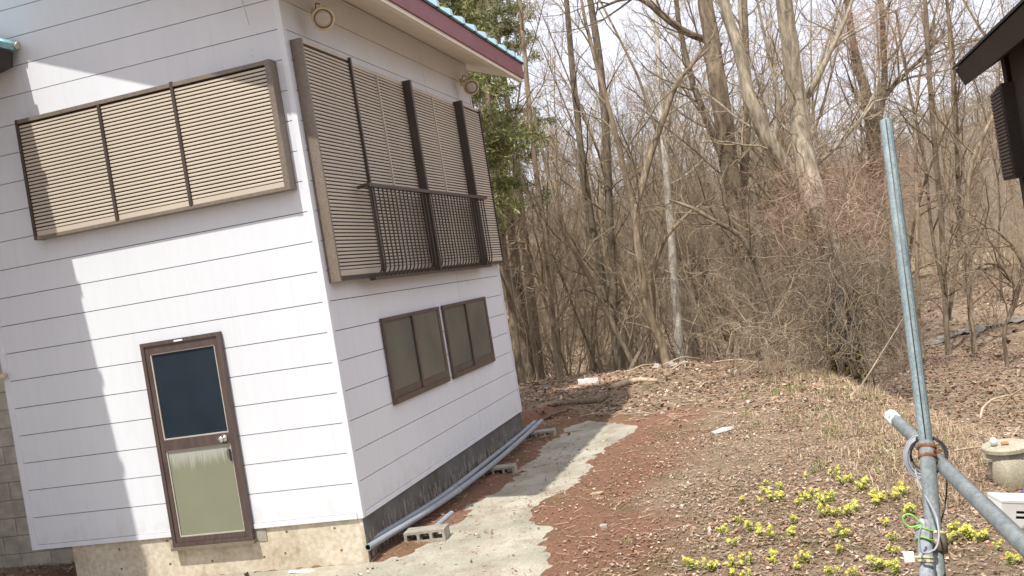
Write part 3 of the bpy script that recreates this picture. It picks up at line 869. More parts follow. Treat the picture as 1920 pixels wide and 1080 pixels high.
mb = MB(); mb.box(W_X - .02, W_X + .05, ye - .86, ye - .505, GZ, zb(W_X, -.12)); bp('dark_panel', mb, MAT['host'])

# ------------------------------------------------------------------ things on the ground by the house
def gh(x, y): return float(ground_h(np.array([x]), np.array([y]))[0])
def hollow_block(name, label, c, rz, L=.39, H=.11, Wd=.19):
    # a concrete block lying with its three round-cornered holes facing sideways
    e = empty(name, label, 'concrete block', (c[0], c[1], c[2]), 'hollow concrete blocks under the pipes', (0, 0, rz))
    mb = MB()
    t = .022; hw = (L - 4 * .026) / 3
    mb.box(-L / 2, L / 2, -Wd / 2, Wd / 2, H - t, H); mb.box(-L / 2, L / 2, -Wd / 2, Wd / 2, 0, t)
    obj('face_shell', mb, e, MAT['block'])
    for i in range(4):
        x = -L / 2 + i * (hw + .026)
        mb = MB(); mb.box(x, x + .026, -Wd / 2 + .001, Wd / 2 - .001, t + .0005, H - t - .0005)
        for sx, xx in ((1, x + .026), (-1, x)):
            if (i == 3 and sx == 1) or (i == 0 and sx == -1): continue
            for zz0, zz1 in ((t + .0005, t + .014), (H - t - .0005, H - t - .014)):
                mb.prism([(xx, zz0), (xx + sx * .014, zz0), (xx, zz1)], 1, -Wd / 2 + .002, Wd / 2 - .002)
        obj('web', mb, e, MAT['block'])
    return e
for (x, y, rz, lab) in ((.335, .57, .10, 'hollow concrete block nearest the house corner under the pipe ends'),
                        (.30, 3.12, .12, 'hollow concrete block midway along the pipes with mossy holes'),
                        (.27, 5.33, .10, 'hollow concrete block at the far end of the pipes')):
    hollow_block('concrete_block', lab, (x, y, GZ + .002), rz)
def pipe(pts_, r, label, mat='pipe', name='pipe', group=None, cat='pipe', hollow=True, cap=None):
    e = empty(name, label, cat, pts_[0], group)
    P_ = np.array(pts_, float) - np.array(pts_[0])
    n = 16
    # smooth resample
    t = np.linspace(0, 1, len(P_)); tt = np.linspace(0, 1, n)
    R = np.stack([np.interp(tt, t, P_[:, i]) for i in range(3)], -1)
    if len(P_) > 2:
        for _ in range(3): R[1:-1] = (R[:-2] + 2 * R[1:-1] + R[2:]) / 4
    mb = MB(); mb.tube(R, r, 16, caps=False)
    d0 = (R[0] - R[1]); d0 /= np.linalg.norm(d0); d1 = (R[-1] - R[-2]); d1 /= np.linalg.norm(d1)
    obj('pipe_wall', mb, e, MAT[mat], True)
    if len(pts_) > 4:
        for q in (5, 11):
            m4 = MB(); m4.tube([R[q] - (R[q + 1] - R[q]) * .12, R[q] + (R[q + 1] - R[q]) * .12], r * 1.14, 16); obj('coupling', m4, e, MAT[mat], True)
    for p, d in ((R[0], d0), (R[-1], d1)):
        a, fa = tube_arrays([p, p], [1, 1], 16)
        m2 = MB()
        v1, _ = tube_arrays([p - d * .0, p + d * .0005], [r, r], 16)
        v2, _ = tube_arrays([p - d * .04, p], [r * .8, r * .8], 16)
        outer = v1[16:] if True else v1[:16]; inner = v2[16:]; deep = v2[:16]
        m2.add(np.concatenate([outer, inner]), [(i, (i + 1) % 16, 16 + (i + 1) % 16, 16 + i) for i in range(16)])
        obj('pipe_rim', m2, e, MAT[mat])
        m3 = MB(); m3.add(np.concatenate([inner, deep]), [(i, (i + 1) % 16, 16 + (i + 1) % 16, 16 + i) for i in range(16)] + [tuple(range(16, 32))])
        obj('pipe_bore', m3, e, MAT['black'])
    return e
PZ = GZ + .112
pipe([(-.055, .02, PZ + .045), (.0 + .12, 1.5, PZ + .03), (.10, 3.2, PZ + .035), (.075, 4.6, PZ + .03), (.035, 5.93, PZ + .035)], .030, 'long grey plastic pipe lying closest to the foundation', group='grey pipes beside the house')
pipe([(.02, -.04, PZ + .035), (.20, 1.4, PZ + .032), (.235, 2.9, PZ + .032), (.20, 4.2, PZ + .03), (.125, 5.98, PZ + .035)], .030, 'long grey plastic pipe lying outermost on the blocks and bowing away from the wall', group='grey pipes beside the house')
pipe([(.30, .70, GZ + .034), (.295, 1.38, GZ + .034)], .028, 'short grey pipe offcut lying on the ground behind the nearest block', group='grey pipes beside the house')
pipe([(.20, .70, GZ + .02), (.17, 2.5, GZ + .02)], .012, 'thin brown rod lying between pipes and foundation', 'rust', 'rod', cat='rod')
# pieces of white debris
def slab_piece(name, label, cat, c, rz, sx, sy, h, mat, seed):
    r = np.random.default_rng(seed); n = 9
    poly = [(sx * (1 + .18 * r.uniform(-1, 1)) * math.cos(a), sy * (1 + .25 * r.uniform(-1, 1)) * math.sin(a)) for a in np.linspace(0, 2 * math.pi, n, endpoint=False)]
    mb = MB(); mb.prism(poly, 2, 0, h)
    v = np.concatenate(mb.v); v[n:, 2] += r.uniform(-.3, .3, n) * h; mb.v = [v]
    return tag(obj(name, mb, mat=mat, loc=c, rot=(r.uniform(-.08, .08), r.uniform(-.08, .08), rz)), label, cat)
p = at_z(1356, 810, GZ); slab_piece('foam_scrap', 'flat white foam scrap lying on the red brown yard', 'scrap', (p[0], p[1], gh(p[0], p[1]) + .005), .5, .15, .055, .03, MAT['white'], 1)
p = at_z(1103, 709, GZ + .22); slab_piece('paper_scrap', 'white crumpled scrap with a dark edge on the rear bank', 'scrap', (p[0], p[1], gh(p[0], p[1]) + .0), .2, .20, .12, .12, MAT['white'], 2)
p = at_z(1120, 929, GZ); slab_piece('bark_piece', 'pale curled bark piece beside the concrete path', 'bark', (p[0], p[1], gh(p[0], p[1]) + .004), .2, .08, .022, .015, MAT['wood_pale'], 3)
p = at_z(1133, 994, GZ); slab_piece('pale_stone', 'small round pale stone on the red soil right of the path', 'stone', (p[0], p[1], gh(p[0], p[1]) - .005), .2, .03, .026, .03, MAT['stone'], 4)
p = at_z(560, 1076, GZ); slab_piece('white_strip', 'white plastic strip lying in front of the foundation', 'strip', (p[0], -.12, GZ + .004), .08, .12, .018, .012, MAT['white'], 5)
p = at_z(470, 1076, GZ); slab_piece('dark_bracket', 'small dark bracket piece lying in front of the foundation', 'bracket', (p[0], -.10, GZ + .004), .1, .022, .02, .03, MAT['bronze_dark'], 6)
stone_px = [(1232, 692), (1262, 694), (1285, 688), (1308, 684), (1316, 690), (1272, 700), (1250, 703), (1365, 690), (1210, 770), (1206, 742), (1225, 745), (1180, 762), (1196, 765), (1240, 762)]
for i, (x, y) in enumerate(stone_px):
    p = at_z(x, y, GZ + .1)
    r = np.random.default_rng(50 + i)
    mb = MB(); s = r.uniform(.05, .09) * (1.15 if i < 3 else .55)
    n = 8; prof = [(.3 * s, 0), (.9 * s, .2 * s), (1.0 * s, .5 * s), (.75 * s, .9 * s), (.3 * s, 1.1 * s)]
    mb.lathe(prof, (0, 0, 0), n); v = np.concatenate(mb.v); v *= (1 + .22 * r.uniform(-1, 1, v.shape)); mb.v = [v]
    tag(obj('stone', mb, mat=MAT['stone'], loc=(p[0], p[1], gh(p[0], p[1]) - .01), rot=(0, 0, r.uniform(0, 6))),
        'pale stone among the litter at the back of the yard', 'stone', 'pale stones at the back of the yard')
# logs and sticks
def stick(name, label, cat, pts_, rads, mat, sides=8, group=None):
    mb = MB(); P_ = np.array(pts_, float)
    t = np.linspace(0, 1, len(P_)); tt = np.linspace(0, 1, max(8, 4 * len(P_)))
    R = np.stack([np.interp(tt, t, P_[:, i]) for i in range(3)], -1)
    for _ in range(2): R[1:-1] = (R[:-2] + 2 * R[1:-1] + R[2:]) / 4
    rr = np.interp(tt, t, np.broadcast_to(rads, (len(P_),)))
    R[1:-1] += rng.normal(0, .12, R[1:-1].shape) * rr[1:-1, None]
    c = R[0].copy()
    mb.tube(R - c, rr, sides)
    return tag(obj(name, mb, mat=mat, loc=c, smooth=True), label, cat, group)
def on_ground(px_, z=GZ, lift=.02):
    out = []
    for x, y in px_:
        p = at_z(x, y, z); out.append((p[0], p[1], gh(p[0], p[1]) + lift))
    return out
stick('fallen_log', 'pale barkless log lying on the dark bank at the back of the yard', 'log', on_ground([(1152, 751), (1180, 741), (1205, 735), (1235, 731)], GZ, .05), [.05, .055, .045, .03], MAT['wood_pale'])
stick('fallen_log', 'dark rotten log along the foot of the rear bank', 'log', on_ground([(1040, 783), (1085, 772), (1130, 762), (1160, 747)], GZ, .03), [.025, .045, .05, .03], MAT['bark_dark'])
stick('fallen_branch', 'thin dark branch running from the house corner to the rear bank', 'branch', on_ground([(975, 806), (1005, 797), (1040, 785), (1075, 776)], GZ, .02), [.012, .018, .02, .014], MAT['bark_dark'])
stick('fallen_branch', 'thin mossy branch lying across the far end of the concrete path', 'branch', on_ground([(1060, 812), (1100, 805), (1130, 797), (1150, 793)], GZ, .01), [.012, .012, .012, .006], MAT['moss'])
for i, (a, b) in enumerate((((1246, 697), (1318, 676)), ((1262, 706), (1300, 690)), ((1340, 684), (1430, 682)), ((1180, 704), (1232, 690)))):
    q = on_ground([a, b], GZ + .1, .08)
    stick('fallen_branch', ['whitish branch poking up from the stone heap', 'short curved branch under the stone heap', 'thin branch lying along the crest right of the stone heap', 'thin branch lying along the crest left of the stone heap'][i], 'branch',
          [q[0], ((q[0][0] + q[1][0]) / 2, (q[0][1] + q[1][1]) / 2, max(q[0][2], q[1][2]) + .05), q[1]], [.015, .014, .008], MAT['wood_pale'])
a = at_depth(1700, 586, 15.0); b = at_depth(1604, 742, 13.6)
stick('leaning_pole', 'thin pale pole leaning up to the right beside the dead trunk', 'pole', [(b[0], b[1], gh(b[0], b[1]) - .05), b, a], [.014, .012, .007], MAT['twig'])
a = at_depth(1215, 628, 23); b = at_depth(1180, 697, 20.5)
stick('leaning_pole', 'thick brown branch leaning against the forked trees behind the bank', 'branch', [(b[0], b[1], gh(b[0], b[1]) - .05), b, a], [.06, .055, .035], MAT['bark'])
def arch(px_, depth, r, lab):
    P_ = [at_depth(x, y, depth + .15 * i) for i, (x, y) in enumerate(px_)]
    stick('bent_twig', lab, 'twig', P_, [r, r * .8, r * .7, r * .5][:len(P_)] if len(P_) <= 4 else r * .7, MAT['wood_pale'], 6)
arch([(1838, 785), (1842, 765), (1860, 748), (1900, 740)], 9.6, .014, 'bleached twig arching up left of the bin')
arch([(1880, 723), (1896, 742), (1907, 758)], 10.2, .012, 'bleached forked twig at the right edge above the bin')
arch([(1925, 725), (1900, 738), (1880, 760), (1862, 790)], 9.9, .010, 'long bleached twig sloping down from the right edge above the bin')
arch([(1790, 845), (1830, 838), (1868, 838), (1886, 832)], 8.4, .010, 'straight stick lying behind the bin to its left')

# ------------------------------------------------------------------ steel poles in the foreground
pole_top = at_dist(1661, 226, 4.10); pole_mid = at_dist(1738, 842, 3.72); low = at_dist(1758, 1078, 3.50)
pole = empty('steel_pole', 'tall teal grey steel pole with a slotted upper length and rusty clamp', 'pole', pole_mid)
def local(p, o): return np.array(p) - np.array(o)
def channel(p0, p1, mat, parent, name):
    # slotted round-cornered channel, slot towards the camera
    d = p1 - p0; L = np.linalg.norm(d); d /= L
    back = (p0 + p1) / 2 - CAM_POS; back -= d * (back @ d); back /= np.linalg.norm(back)
    sd_ = np.cross(d, back)
    R = .0235; prof = []
    for k in range(15):
        a_ = math.radians(-90 + 5 + (350 / 14) * k)
        prof.append((R * math.cos(a_), R * math.sin(a_)))
    inner = [(x * .80, y * .80) for x, y in prof[::-1]]
    poly = prof + inner; n = len(poly)
    vs = []
    for e_ in (p0, p1):
        for x, y in poly: vs.append(e_ + sd_ * x + back * y)
    fs = [(i, (i + 1) % n, (i + 1) % n + n, i + n) for i in range(n)]
    m_ = len(prof)
    for o_ in (0, n):
        for i in range(m_ - 1): fs.append((o_ + i, o_ + i + 1, o_ + n - 2 - i, o_ + n - 1 - i))
    mb = MB(); mb.add(vs, fs)
    mb2 = MB()
    return obj(name, mb, parent, mat)
channel(local(pole_mid, pole_mid), local(pole_top, pole_mid), MAT['galv_teal'], pole, 'slotted_channel') if False else None
# the channel works in world space, then is moved into the parent's frame
_o = channel(pole_mid, pole_top, MAT['galv_teal'], pole, 'slotted_channel'); _o.location = -Vector(pole_mid)
mb = MB(); mb.tube([np.array([0, 0, 0]) , (pole_top - pole_mid) * .999], .0165, 10); obj('inner_tube', mb, pole, MAT['cable_dark'], True)
dlow = (low - pole_mid); ground_t = (gh(low[0], low[1]) - .1 - pole_mid[2]) / dlow[2]
mb = MB(); mb.tube([np.zeros(3) + (pole_mid - pole_top) * -.02, dlow * ground_t], .0262, 16); obj('lower_tube', mb, pole, MAT['galv'], True)
u_ = dlow / np.linalg.norm(dlow)
for s_ in (-.012, .022):
    mb = MB(); mb.tube([u_ * s_, u_ * (s_ + .013)], [.032, .032], 18); obj('clamp_band', mb, pole, MAT['rust'], True)
mb = MB(); mb.tube([u_ * -.002, u_ * .025], .0295, 16); obj('clamp_band', mb, pole, MAT['rust'], True)
mb = MB(); c_ = u_ * .01 + _r * .03; mb.tube([c_ - _f * .015, c_ + _f * .02], .006, 6); obj('clamp_bolt', mb, pole, MAT['rust'])
cp = at_dist(1755, 1005, 3.56) - pole_mid
mb = MB(); mb.tube([cp, cp + u_ * .055], .034, 16); obj('coupling', mb, pole, MAT['bronze'], True)
mb = MB(); mb.tube([cp - u_ * .012, cp - u_ * .002], .032, 16); obj('white_band', mb, pole, MAT['tape'], True)

dg0, dg1 = at_dist(1675, 783, 4.60), at_dist(1921, 1022, 2.88)
dgv = dg1 - dg0
e = pipe([dg0, dg0 + dgv * 1.35], .0262, 'grey pipe tied slantwise behind the steel pole with a torn white end', 'galv', 'crossbar_pipe')
mb = MB(); dn = dgv / np.linalg.norm(dgv)
P_ = [-dn * .05, -dn * .02, dn * .03, dn * .09]
mb.tube(P_, [.022, .032, .030, .029], 9); v = np.concatenate(mb.v); v += rng.normal(0, .0035, v.shape); mb.v = [v]
obj('torn_cap', mb, e, MAT['white'])
mb = MB(); mb.tube([-dn * .04 - _r * .03, -dn * .035 + _r * .01, _u * .012], [.006, .012, .004], 5); obj('torn_strip', mb, e, MAT['white'])

sp_top = at_dist(1733, 1003, 3.46); sp_low = at_dist(1738, 1080, 3.42)
dsp = sp_low - sp_top; gt = (GZ - .5 - sp_top[2]) / dsp[2]
sp = empty('grey_stake', 'short grey pipe stake tied with green rope left of the steel pole', 'stake', sp_top)
mb = MB(); mb.tube([np.zeros(3), dsp * gt], .0225, 16); obj('stake_tube', mb, sp, MAT['pipe'], True)
us = dsp / np.linalg.norm(dsp)
mb = MB(); mb.tube([-us * .05, -us * .035, -us * .01, us * .01], [.012, .022, .026, .0245], 12); v = np.concatenate(mb.v); v += rng.normal(0, .002, v.shape); mb.v = [v]; obj('stake_cap', mb, sp, MAT['cable'])
for s_ in (.066, .078):
    mb = MB(); mb.tube([us * s_, us * (s_ + .007)], .0255, 14); obj('tie_band', mb, sp, MAT['tape'])
for s_ in (-.018, .012):
    th = np.linspace(0, 2 * math.pi, 20)
    mb = MB(); ax1, ax2 = _r, np.cross(us, _r)
    mb.tube([us * (s_ + .006 * math.sin(2 * t)) + .027 * (math.cos(t) * ax1 + math.sin(t) * ax2) for t in th], .0035, 5); obj('rope_turn', mb, sp, MAT['rope'], True)
# green rope loop
lc = at_dist(1712, 985 - 12, 3.47)
pts_ = [at_dist(x, y, 3.45) for x, y in [(1735, 988), (1722, 985), (1708, 990), (1696, 982), (1692, 970), (1700, 963), (1712, 966), (1724, 978), (1732, 985), (1726, 1000), (1724, 1012), (1740, 1018)]]
stick('green_rope', 'bright green rope loop hanging off the grey stake', 'rope', pts_, .0032, MAT['rope'], 6)
# small white clip box
c_ = at_dist(1704, 1043, 3.40)
e = empty('cable_clip', 'small off-white plastic clip box beside the stake foot', 'clip', c_)
mb = MB(); mb.box(-.016, .016, -.012, .012, -.016, .012); obj('clip_body', mb, e, MAT['white'])
mb = MB(); mb.tube([(.0165, 0, -.004), (.05, 0, -.006)], .004, 6); obj('clip_arm', mb, e, MAT['tape'])
# coil of cable hung on the joint
def coil(label, mat, cx, cy, rx, ry, turns, dist, seed, r=.0035):
    r_ = np.random.default_rng(seed); pts_ = []
    for k in range(turns * 16 + 1):
        t = 2 * math.pi * k / 16; j = k / 16
        w = 1 + .06 * math.sin(j * 2.1 + seed)
        x = cx + rx * w * math.cos(t) + 3.5 * math.sin(j * 1.7); y = cy + ry * w * math.sin(t) + 2.5 * math.cos(j * 2.3)
        pts_.append(at_dist(x, y, dist + .012 * math.sin(j * 3 + seed)))
    mb = MB(); c0 = pts_[0]
    mb.tube(np.array(pts_) - c0, r, 6)
    return tag(obj('cable_coil', mb, mat=MAT[mat], loc=c0, smooth=True), label, 'cable')
coil('pale grey cable coiled several turns behind the pole clamp', 'cable', 1727, 857, 27, 37, 7, 3.80, 1, .0042)
coil('dark cable coiled loosely behind the pole clamp', 'cable_dark', 1738, 853, 36, 34, 5, 3.82, 2, .0036)
stick('hanging_cable', 'grey cable hanging down the front of the pole and curling to the stake', 'cable', [at_dist(x, y, d) for x, y, d in [(1716, 880, 3.8), (1722, 905, 3.7), (1738, 935, 3.6), (1755, 965, 3.46), (1762, 1000, 3.42), (1757, 1028, 3.4), (1740, 1038, 3.38), (1726, 1035, 3.38), (1722, 1010, 3.38), (1728, 985, 3.38)]], .0038, MAT['cable'], 6)
stick('hanging_cable', 'dark cable dropping behind the pole from the coil', 'cable', [at_dist(x, y, d) for x, y, d in [(1774, 870, 3.85), (1776, 910, 3.8), (1772, 950, 3.75), (1765, 975, 3.68), (1758, 1010, 3.66)]], .0032, MAT['cable_dark'], 6)

# ------------------------------------------------------------------ bin and white box on the lower ground at the right
def ground_hit(x, y):
    z = GZ
    for _ in range(12):
        p = at_z(x, y, z); z = gh(p[0], p[1])
    return at_z(x, y, z)
p = ground_hit(1898, 908)
k_ = math.hypot(p[0] - CAM_POS[0], p[1] - CAM_POS[1]) / FPX
b_ = empty('rubbish_bin', 'dusty grey plastic bin with a flat lid standing on leaf litter', 'bin', (p[0], p[1], p[2] - .01), rot=(.03, -.03, .4))
rt, rb_, hh = 37 * k_, 28 * k_, 72 * k_
mb = MB(); mb.lathe([(rb_, 0), (rb_ * 1.03, .01), (rt * .97, hh * .93)], (0, 0, 0), 28); obj('bin_body', mb, b_, MAT['bucket'], True)
mb = MB(); mb.lathe([(rt * .99, hh * .88), (rt * 1.06, hh * .885), (rt * 1.06, hh * .97), (rt * 1.0, hh), (rt * .2, hh * 1.03)], (0, 0, 0), 28); obj('bin_lid', mb, b_, MAT['bucket'])
for s_ in (-1, 1):
    mb = MB(); mb.box(s_ * rt * 1.0 - .02, s_ * rt * 1.0 + .02, -.04, .04, hh * .70, hh * .76); obj('bin_handle', mb, b_, MAT['bucket'])
top = at_dist(1871, 832, math.hypot(p[0] - CAM_POS[0], p[1] - CAM_POS[1]) - .02)
tz = p[2] + hh * 1.0
mb = MB(); mb.lathe([(.01, -.03), (.03, -.02), (.036, 0), (.03, .02), (.01, .03)], (0, 0, 0), 10, 0)
tag(obj('bin_top_jar', mb, mat=MAT['white'], loc=(p[0] - rt * .55, p[1] - rt * .3, tz + .033), smooth=True), 'small white jar lying on the bin lid', 'jar')
mb = MB(); mb.prism([(-.03, -.015), (.03, -.02), (.035, .015), (-.02, .02)], 2, 0, .02)
tag(obj('orange_lid', mb, mat=MAT['orange'], loc=(p[0] - rt * .12, p[1] - rt * .35, tz + .006)), 'small faded orange lid on top of the bin', 'lid')
p = ground_hit(1916, 982)
k_ = math.hypot(p[0] - CAM_POS[0], p[1] - CAM_POS[1]) / FPX
cb = empty('white_crate', 'white plastic crate with dark handle slots lying tilted by the right edge', 'crate', (p[0], p[1], p[2] - .01), rot=(.06, .20, .30))
Lx, Ly, Lz = 50 * k_, 24 * k_, 44 * k_
mb = MB()
for (a0, a1, c0, c1) in ((-Lx, -Lx * .50, 0, Lz), (Lx * .0, Lx, 0, Lz), (-Lx * .5, 0, 0, Lz * .38), (-Lx * .5, 0, Lz * .50, Lz * .58), (-Lx * .5, 0, Lz * .70, Lz)):
    mb.box(a0 + .0002, a1 - .0002, -Ly, -Ly + .012, c0, c1)
mb.box(-Lx, Lx, Ly - .012, Ly, 0, Lz); mb.box(-Lx, -Lx + .012, -Ly + .0125, Ly - .0125, 0, Lz); mb.box(Lx - .012, Lx, -Ly + .0125, Ly - .0125, 0, Lz)
obj('crate_side', mb, cb, MAT['white'])
mb = MB(); mb.box(-Lx - .003, Lx + .003, -Ly - .003, Ly + .003, Lz + .0005, Lz + .018); obj('crate_top', mb, cb, MAT['white'])
mb = MB(); mb.box(-Lx + .02, Lx - .02, -Ly + .03, Ly - .03, .01, Lz - .01); obj('crate_inside', mb, cb, MAT['black'])
p = ground_hit(1934, 962)
mb = MB(); mb.lathe([(.05, 0), (.06, .05), (.055, .12), (.02, .15)], (0, 0, 0), 14)
tag(obj('purple_bottle', mb, mat=MAT['purple'], loc=(p[0], p[1], p[2] + .04), smooth=True), 'purple plastic container peeping in beside the white crate', 'container')
# pale blue and white thing far off in the wood
p = ground_hit(1181, 614); z_ = p[2]
e = empty('feed_sack', 'pale blue and white sack standing far off among the trunks', 'sack', (p[0], p[1], z_))
mb = MB(); mb.box(-.13, .13, -.08, .08, 0, .12 + max(0, p[2] - z_)); obj('sack_body', mb, e, MAT['blue'])
mb = MB(); mb.box(-.12, .12, -.07, .07, .121 + max(0, p[2] - z_), .26 + max(0, p[2] - z_)); obj('sack_top', mb, e, MAT['white'])

# ------------------------------------------------------------------ leaves, twigs and grass lying about
def visible_mask(P, pad=60):
    d = P - CAM_POS; z = d @ _f
    x = 960 + FPX * (d @ _r) / z; y = 540 - FPX * (d @ _u) / z
    return (z > .5) & (x > -pad) & (x < 1920 + pad) & (y > -pad) & (y < 1080 + pad)
def scatter_pts(n, dmin, dmax, power=1.0):
    out = []
    az0 = math.atan2(_f[1], _f[0])
    a = az0 + rng.uniform(-.58, .62, n); r = dmin + (dmax - dmin) * rng.random(n) ** power
    x = CAM_POS[0] + r * np.cos(a); y = CAM_POS[1] + r * np.sin(a)
    return x, y
LEAF_COL = np.array([(.50, .36, .25), (.40, .26, .165), (.58, .44, .33), (.28, .16, .10), (.46, .29, .19), (.33, .23, .16), (.64, .52, .42), (.22, .13, .085), (.42, .22, .13)])
def litter(n, dmin, dmax, power, size, name, dens=None):
    x, y = scatter_pts(n, dmin, dmax, power)
    keep = ~((x > -3.6) & (x < .02) & (y > -.1) & (y < 5.6))
    sl = poly_sdf(x, y, SLAB)
    prob = .10 + .9 * sstep(sl + .5 * vnoise(x, y, 2.0, 11), .1, 1.8)
    prob *= .25 + .9 * sstep(vnoise(x, y, 1.1, 12) + .5 * vnoise(x, y, 3, 13) + .35 * sstep(y, 5, 9) + .3 * sstep(x, 2.6, 4.2), -.25, .35)
    keep &= rng.random(n) < prob
    x, y = x[keep], y[keep]
    z = np.maximum(ground_h(x, y), np.where(poly_sdf(x, y, SLAB) < 0, GZ, -99)) + .006
    P = np.stack([x, y, z], -1)
    m = visible_mask(P); P = P[m]; n = len(P)
    L = size * rng.uniform(.4, 1.25, n); Wd = L * rng.uniform(.22, .7, n)
    a = rng.uniform(0, 2 * math.pi, n)
    d1 = np.stack([np.cos(a), np.sin(a), rng.normal(0, .28, n)], -1)
    d2 = np.stack([-np.sin(a), np.cos(a), rng.normal(0, .35, n)], -1)
    up = np.array([0, 0, 1.])
    curl = (rng.uniform(-.2, .45, n) * L)[:, None] * up
    c = P + rng.uniform(0, .012, n)[:, None] * up + .25 * np.abs(curl)
    v = np.stack([c - d1 * L[:, None] / 2 + curl * .5, c - d2 * Wd[:, None] / 2, c + d1 * L[:, None] / 2 + curl * .5, c + d2 * Wd[:, None] / 2], 1).reshape(-1, 3)
    i = np.arange(n)[:, None] * 4
    F = np.concatenate([i + np.array([[0, 1, 3]]), i + np.array([[1, 2, 3]])], 1).reshape(-1, 3)
    t = LEAF_COL[rng.integers(0, len(LEAF_COL), n)] * rng.uniform(.55, 1.0, n)[:, None]
    t = t * (1 - .30 * sstep(seg_sdf(P[:, 0], P[:, 1], EDGE), .8, 3.0) * sstep(P[:, 1], 6, 11))[:, None]  # woodland shade painted into the tint of leaves beyond the rear yard edge
    return tag(obj(name, raw_mesh(name, v, F, MAT['litter'], np.repeat(t, 2, 0))), kind='stuff')
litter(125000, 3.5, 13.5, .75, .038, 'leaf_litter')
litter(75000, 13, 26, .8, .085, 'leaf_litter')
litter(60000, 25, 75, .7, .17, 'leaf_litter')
# short dry twigs
def twig_litter(n, dmin, dmax, L0, r0, name):
    x, y = scatter_pts(n, dmin, dmax, .8)
    sl = poly_sdf(x, y, SLAB)
    keep = ~((x > -3.6) & (x < .05) & (y > -.1) & (y < 5.6)) & (sl > .1)
    x, y = x[keep], y[keep]; n = len(x)
    P = np.stack([x, y, ground_h(x, y) + .012], -1)
    m = visible_mask(P); P = P[m]; n = len(P)
    L = L0 * rng.uniform(.3, 1.3, n); a = rng.uniform(0, 2 * math.pi, n)
    d1 = np.stack([np.cos(a), np.sin(a), rng.normal(0.05, .12, n)], -1) * L[:, None] / 2
    sdv = np.stack([-np.sin(a), np.cos(a), np.zeros(n)], -1) * r0; up = np.array([0, 0, r0 * 1.6])
    tri = [sdv, -sdv, np.broadcast_to(up, (n, 3))]
    v = np.stack([P - d1 + t for t in tri] + [P + d1 + t * .6 for t in tri], 1).reshape(-1, 3)
    i = np.arange(n)[:, None] * 6
    F = np.concatenate([i + np.array([[0, 1, 4, 3]]), i + np.array([[1, 2, 5, 4]]), i + np.array([[2, 0, 3, 5]])], 1).reshape(-1, 4)
    t = np.array([(.40, .29, .20)]) * rng.uniform(.4, 1.4, n)[:, None]
    tag(obj(name, raw_mesh(name, v, F, MAT['litter'], np.repeat(t, 3, 0))), kind='stuff')
twig_litter(5000, 3.5, 14, .11, .003, 'twig_litter')
twig_litter(14000, 13, 32, .35, .006, 'twig_litter')
# dry grass and weeds
def blades(P, n_per, h, w, cols, name, spread, lean=.6):
    n0 = len(P); n = n0 * n_per
    B = np.repeat(P, n_per, 0) + np.concatenate([rng.normal(0, spread, (n, 2)), np.zeros((n, 1))], 1)
    B[:, 2] = ground_h(B[:, 0], B[:, 1]) - .01
    a = rng.uniform(0, 2 * math.pi, n); H = h * rng.uniform(.4, 1.2, n); ln = rng.uniform(.1, lean, n) * H
    out = np.stack([np.cos(a), np.sin(a), np.zeros(n)], -1); sd2 = np.stack([-np.sin(a), np.cos(a), np.zeros(n)], -1) * w / 2
    up = np.array([0, 0, 1.])
    m_ = B + out * (ln * .35)[:, None] + up * (H * .6)[:, None]; t_ = B + out * ln[:, None] * 1.2 + up * (H * (.95 - .3 * (ln / H)))[:, None]
    v = np.stack([B - sd2, B + sd2, m_ + sd2 * .8, m_ - sd2 * .8, t_], 1).reshape(-1, 3)
    i = np.arange(n)[:, None] * 5
    F = np.concatenate([i + np.array([[0, 1, 2]]), i + np.array([[0, 2, 3]]), i + np.array([[3, 2, 4]])], 1).reshape(-1, 3)
    cols = np.array(cols); c = cols[rng.integers(0, len(cols), n)] * rng.uniform(.6, 1.2, n)[:, None]
    return tag(obj(name, raw_mesh(name, v, F, MAT['leaf'], np.repeat(c, 3, 0))), kind='stuff')
def edge_pts(n, off, sp_, y0=-2, y1=13):
    E_ = np.array(EDGE); seg = rng.integers(1, len(E_) - 2, n * 3); t = rng.random(n * 3)[:, None]
    P = E_[seg] * (1 - t) + E_[seg + 1] * t + rng.normal(off, sp_, (n * 3, 2)) * np.array([1, .4])
    P = P[(P[:, 1] > y0) & (P[:, 1] < y1)][:n]
    return np.concatenate([P, np.zeros((len(P), 1))], 1)
STRAW = [(.56, .43, .28), (.46, .34, .21), (.64, .52, .36), (.36, .26, .16)]
blades(edge_pts(620, -.1, .50, 0, 10.5), 13, .12, .007, STRAW, 'dry_grass', .10, 1.9)
blades(edge_pts(150, .7, .5, 1, 12.5), 10, .20, .008, STRAW, 'dry_grass', .12, 1.8)
blades(edge_pts(60, -.35, .5, 1, 9), 12, .14, .008, [(.22, .28, .07), (.30, .33, .10), (.16, .22, .05)], 'green_grass', .05, .7)
x_, y_ = rng.uniform(-.5, 4.6, 260), rng.uniform(-1, 11.5, 260)
m_ = poly_sdf(x_, y_, SLAB) > .6
blades(np.stack([x_[m_], y_[m_], 0 * x_[m_]], -1), 9, .06, .006, [(.20, .26, .06), (.28, .30, .09), (.35, .30, .15)], 'green_grass', .05, .8)

